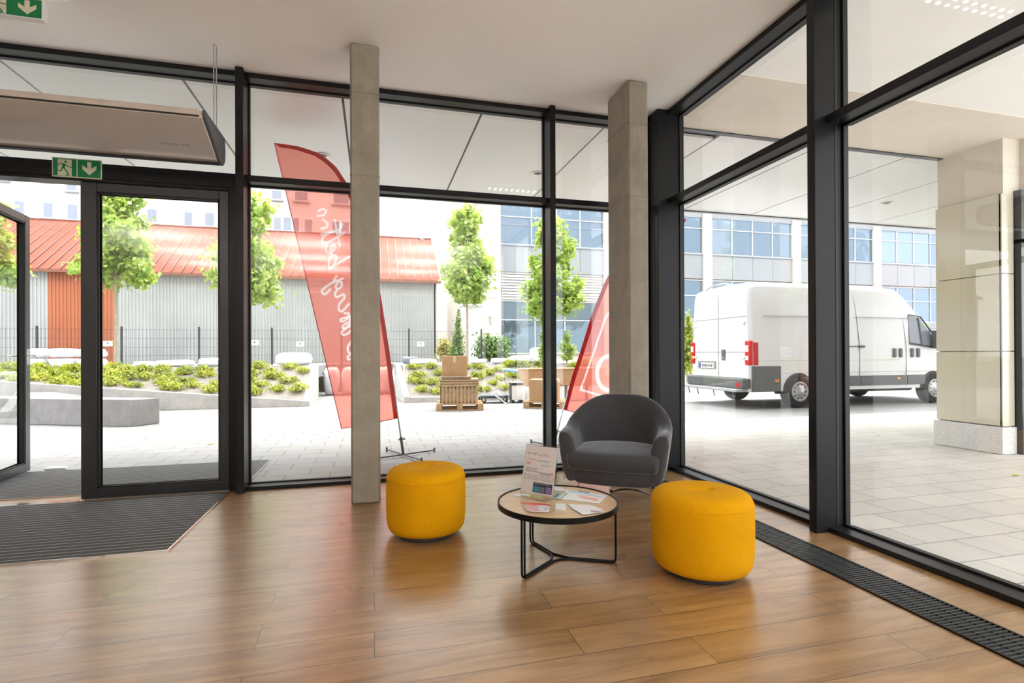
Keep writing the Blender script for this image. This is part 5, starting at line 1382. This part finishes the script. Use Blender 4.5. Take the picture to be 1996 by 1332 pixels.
# tall tail lamps wrapping the rear corners
for y0, y1, s in ((-.03, .13, 1), (1.92, 2.08, -1)):
    l = MB().box(VX-.03, VX+.07, VY+y0, VY+y1, .92, 1.44).build('tail_lamp', M['red_lens'], va, .03, seg=3)
    MB().box(VX-.034, VX-.028, VY+y0+.04, VY+y1-.03, 1.20, 1.34).build('reverse_lens', M['clear_lens'], l, .01)
    MB().box(VX-.034, VX-.028, VY+y0+.04, VY+y1-.03, 1.03, 1.12).build('indicator_lens', M['amber'] if s < 0 else M['clear_lens'], l, .01)
MB().box(VX+.085, VX+.20, VY-.022, VY, .92, 1.40).build('flank_lamp', M['red_lens'], va, .02)
# rear bumper with step
MB().box(VX-.16, VX+.06, VY+.02, VY+2.03, .42, .64).build('rear_bumper', M['vandark'], va, .03)
MB().box(VX-.30, VX-.06, VY+.05, VY+2.0, .36, .42).build('bumper_step', plain('step_grey', (.38, .39, .40), .4), va, .012)
for y in (.25, .9, 1.5, 1.85): MB().tube([(VX-.24, VY+y, .36), (VX-.22, VY+y-.03, .22)], .012, 6).build('step_bracket', M['vandark'], va)
MB().box(VX-.166, VX-.155, VY+.10, VY+.22, .46, .54).build('reflector', M['red_lens'], va)
# roof light bar
MB().tube([(VX+.03, VY+.55, 2.66), (VX-.02, VY+.8, 2.73), (VX-.03, VY+1.2, 2.72), (VX+.02, VY+1.5, 2.65)], .018, 8).build('roof_handle', M['steel'], va, smooth=True)
# wheels
def wheel(cx, cy, side):
    w_ = MB().lathe([(.20, -.10), (.30, -.11), (.335, -.09), (.345, -.05), (.345, .05), (.335, .09), (.30, .11), (.20, .10)], (0, 0, 0), 40)
    w_.v = [(cx+x, cy+z, .345+y) for x, y, z in w_.v]
    o = w_.build('tyre', M['tyre'], va, smooth=True)
    h = MB().lathe([(.215, -.02), (.215, .085), (.19, .10), (.16, .075), (.09, .09), (.06, .115), (.0, .12)], (0, 0, 0), 32)
    h.v = [(cx+x, cy+side*(z+.035), .345+y) for x, y, z in h.v]; h.build('wheel_rim', M['rim'], o, smooth=True)
    for i in range(10):
        a = 2*PI*i/10; p = Vector((cx+.155*math.cos(a), cy+side*.115, .345+.155*math.sin(a)))
        MB().tube([p, p+Vector((0, side*.004, 0))], .017, 8).build('rim_hole', M['tyre'], o)
for x in (1.22, 5.02):
    wheel(VX+x, VY+.07, -1); wheel(VX+x, VY+1.98, 1)
    arch = MB(); P_ = []
    for i in range(25):
        a = PI*i/24; P_.append((VX+x+.395*math.cos(a), VY-.015, .35+.395*math.sin(a)))
    arch.prism(P_, (0, .012, 0)).build('wheel_arch', M['gasket'], va)

# windblown bits on the paving
lm_ = plain('fallen_leaf', (.42, .42, .08), .7)
for i, (px, py_, r_) in enumerate(((411, 866, .05), (286, 855, .025), (1980, 927, .05), (1355, 893, .03), (1712, 849, .03))):
    p = gz(px, py_, 0)
    vs = [(p.x-r_, p.y, .0), (p.x-.3*r_, p.y-.5*r_, .006), (p.x+r_, p.y+.1*r_, .002), (p.x-.1*r_, p.y+.55*r_, .008)]
    o = MB().prism(vs, (0, 0, .0015)).build('fallen_leaf', lm_ if i in (0, 2) else M['bark'])
    for v in o.data.vertices: v.co -= Vector((p.x, p.y, 0))
    o.location = (p.x, p.y, 0)
    tag(o, ['yellow green fallen leaf on the paving seen low through the closed glass door', 'tiny brown fallen leaf left of the yellow one behind the door glass', 'yellow green fallen leaf on the paving at the right photo edge', 'small brown fallen leaf on the paving right of the armchair', 'small brown fallen leaf on the paving before the white van'][i], 'leaf', 'fallen leaves on the paving')
p = gz(68, 925, 0)
sack('crumpled_wrapper', 'crumpled pale paper wrapper under the end of the open glass door leaf', (p.x+.10, 6.50, 0), (.20, .09, .035), 7, None, 'litter')
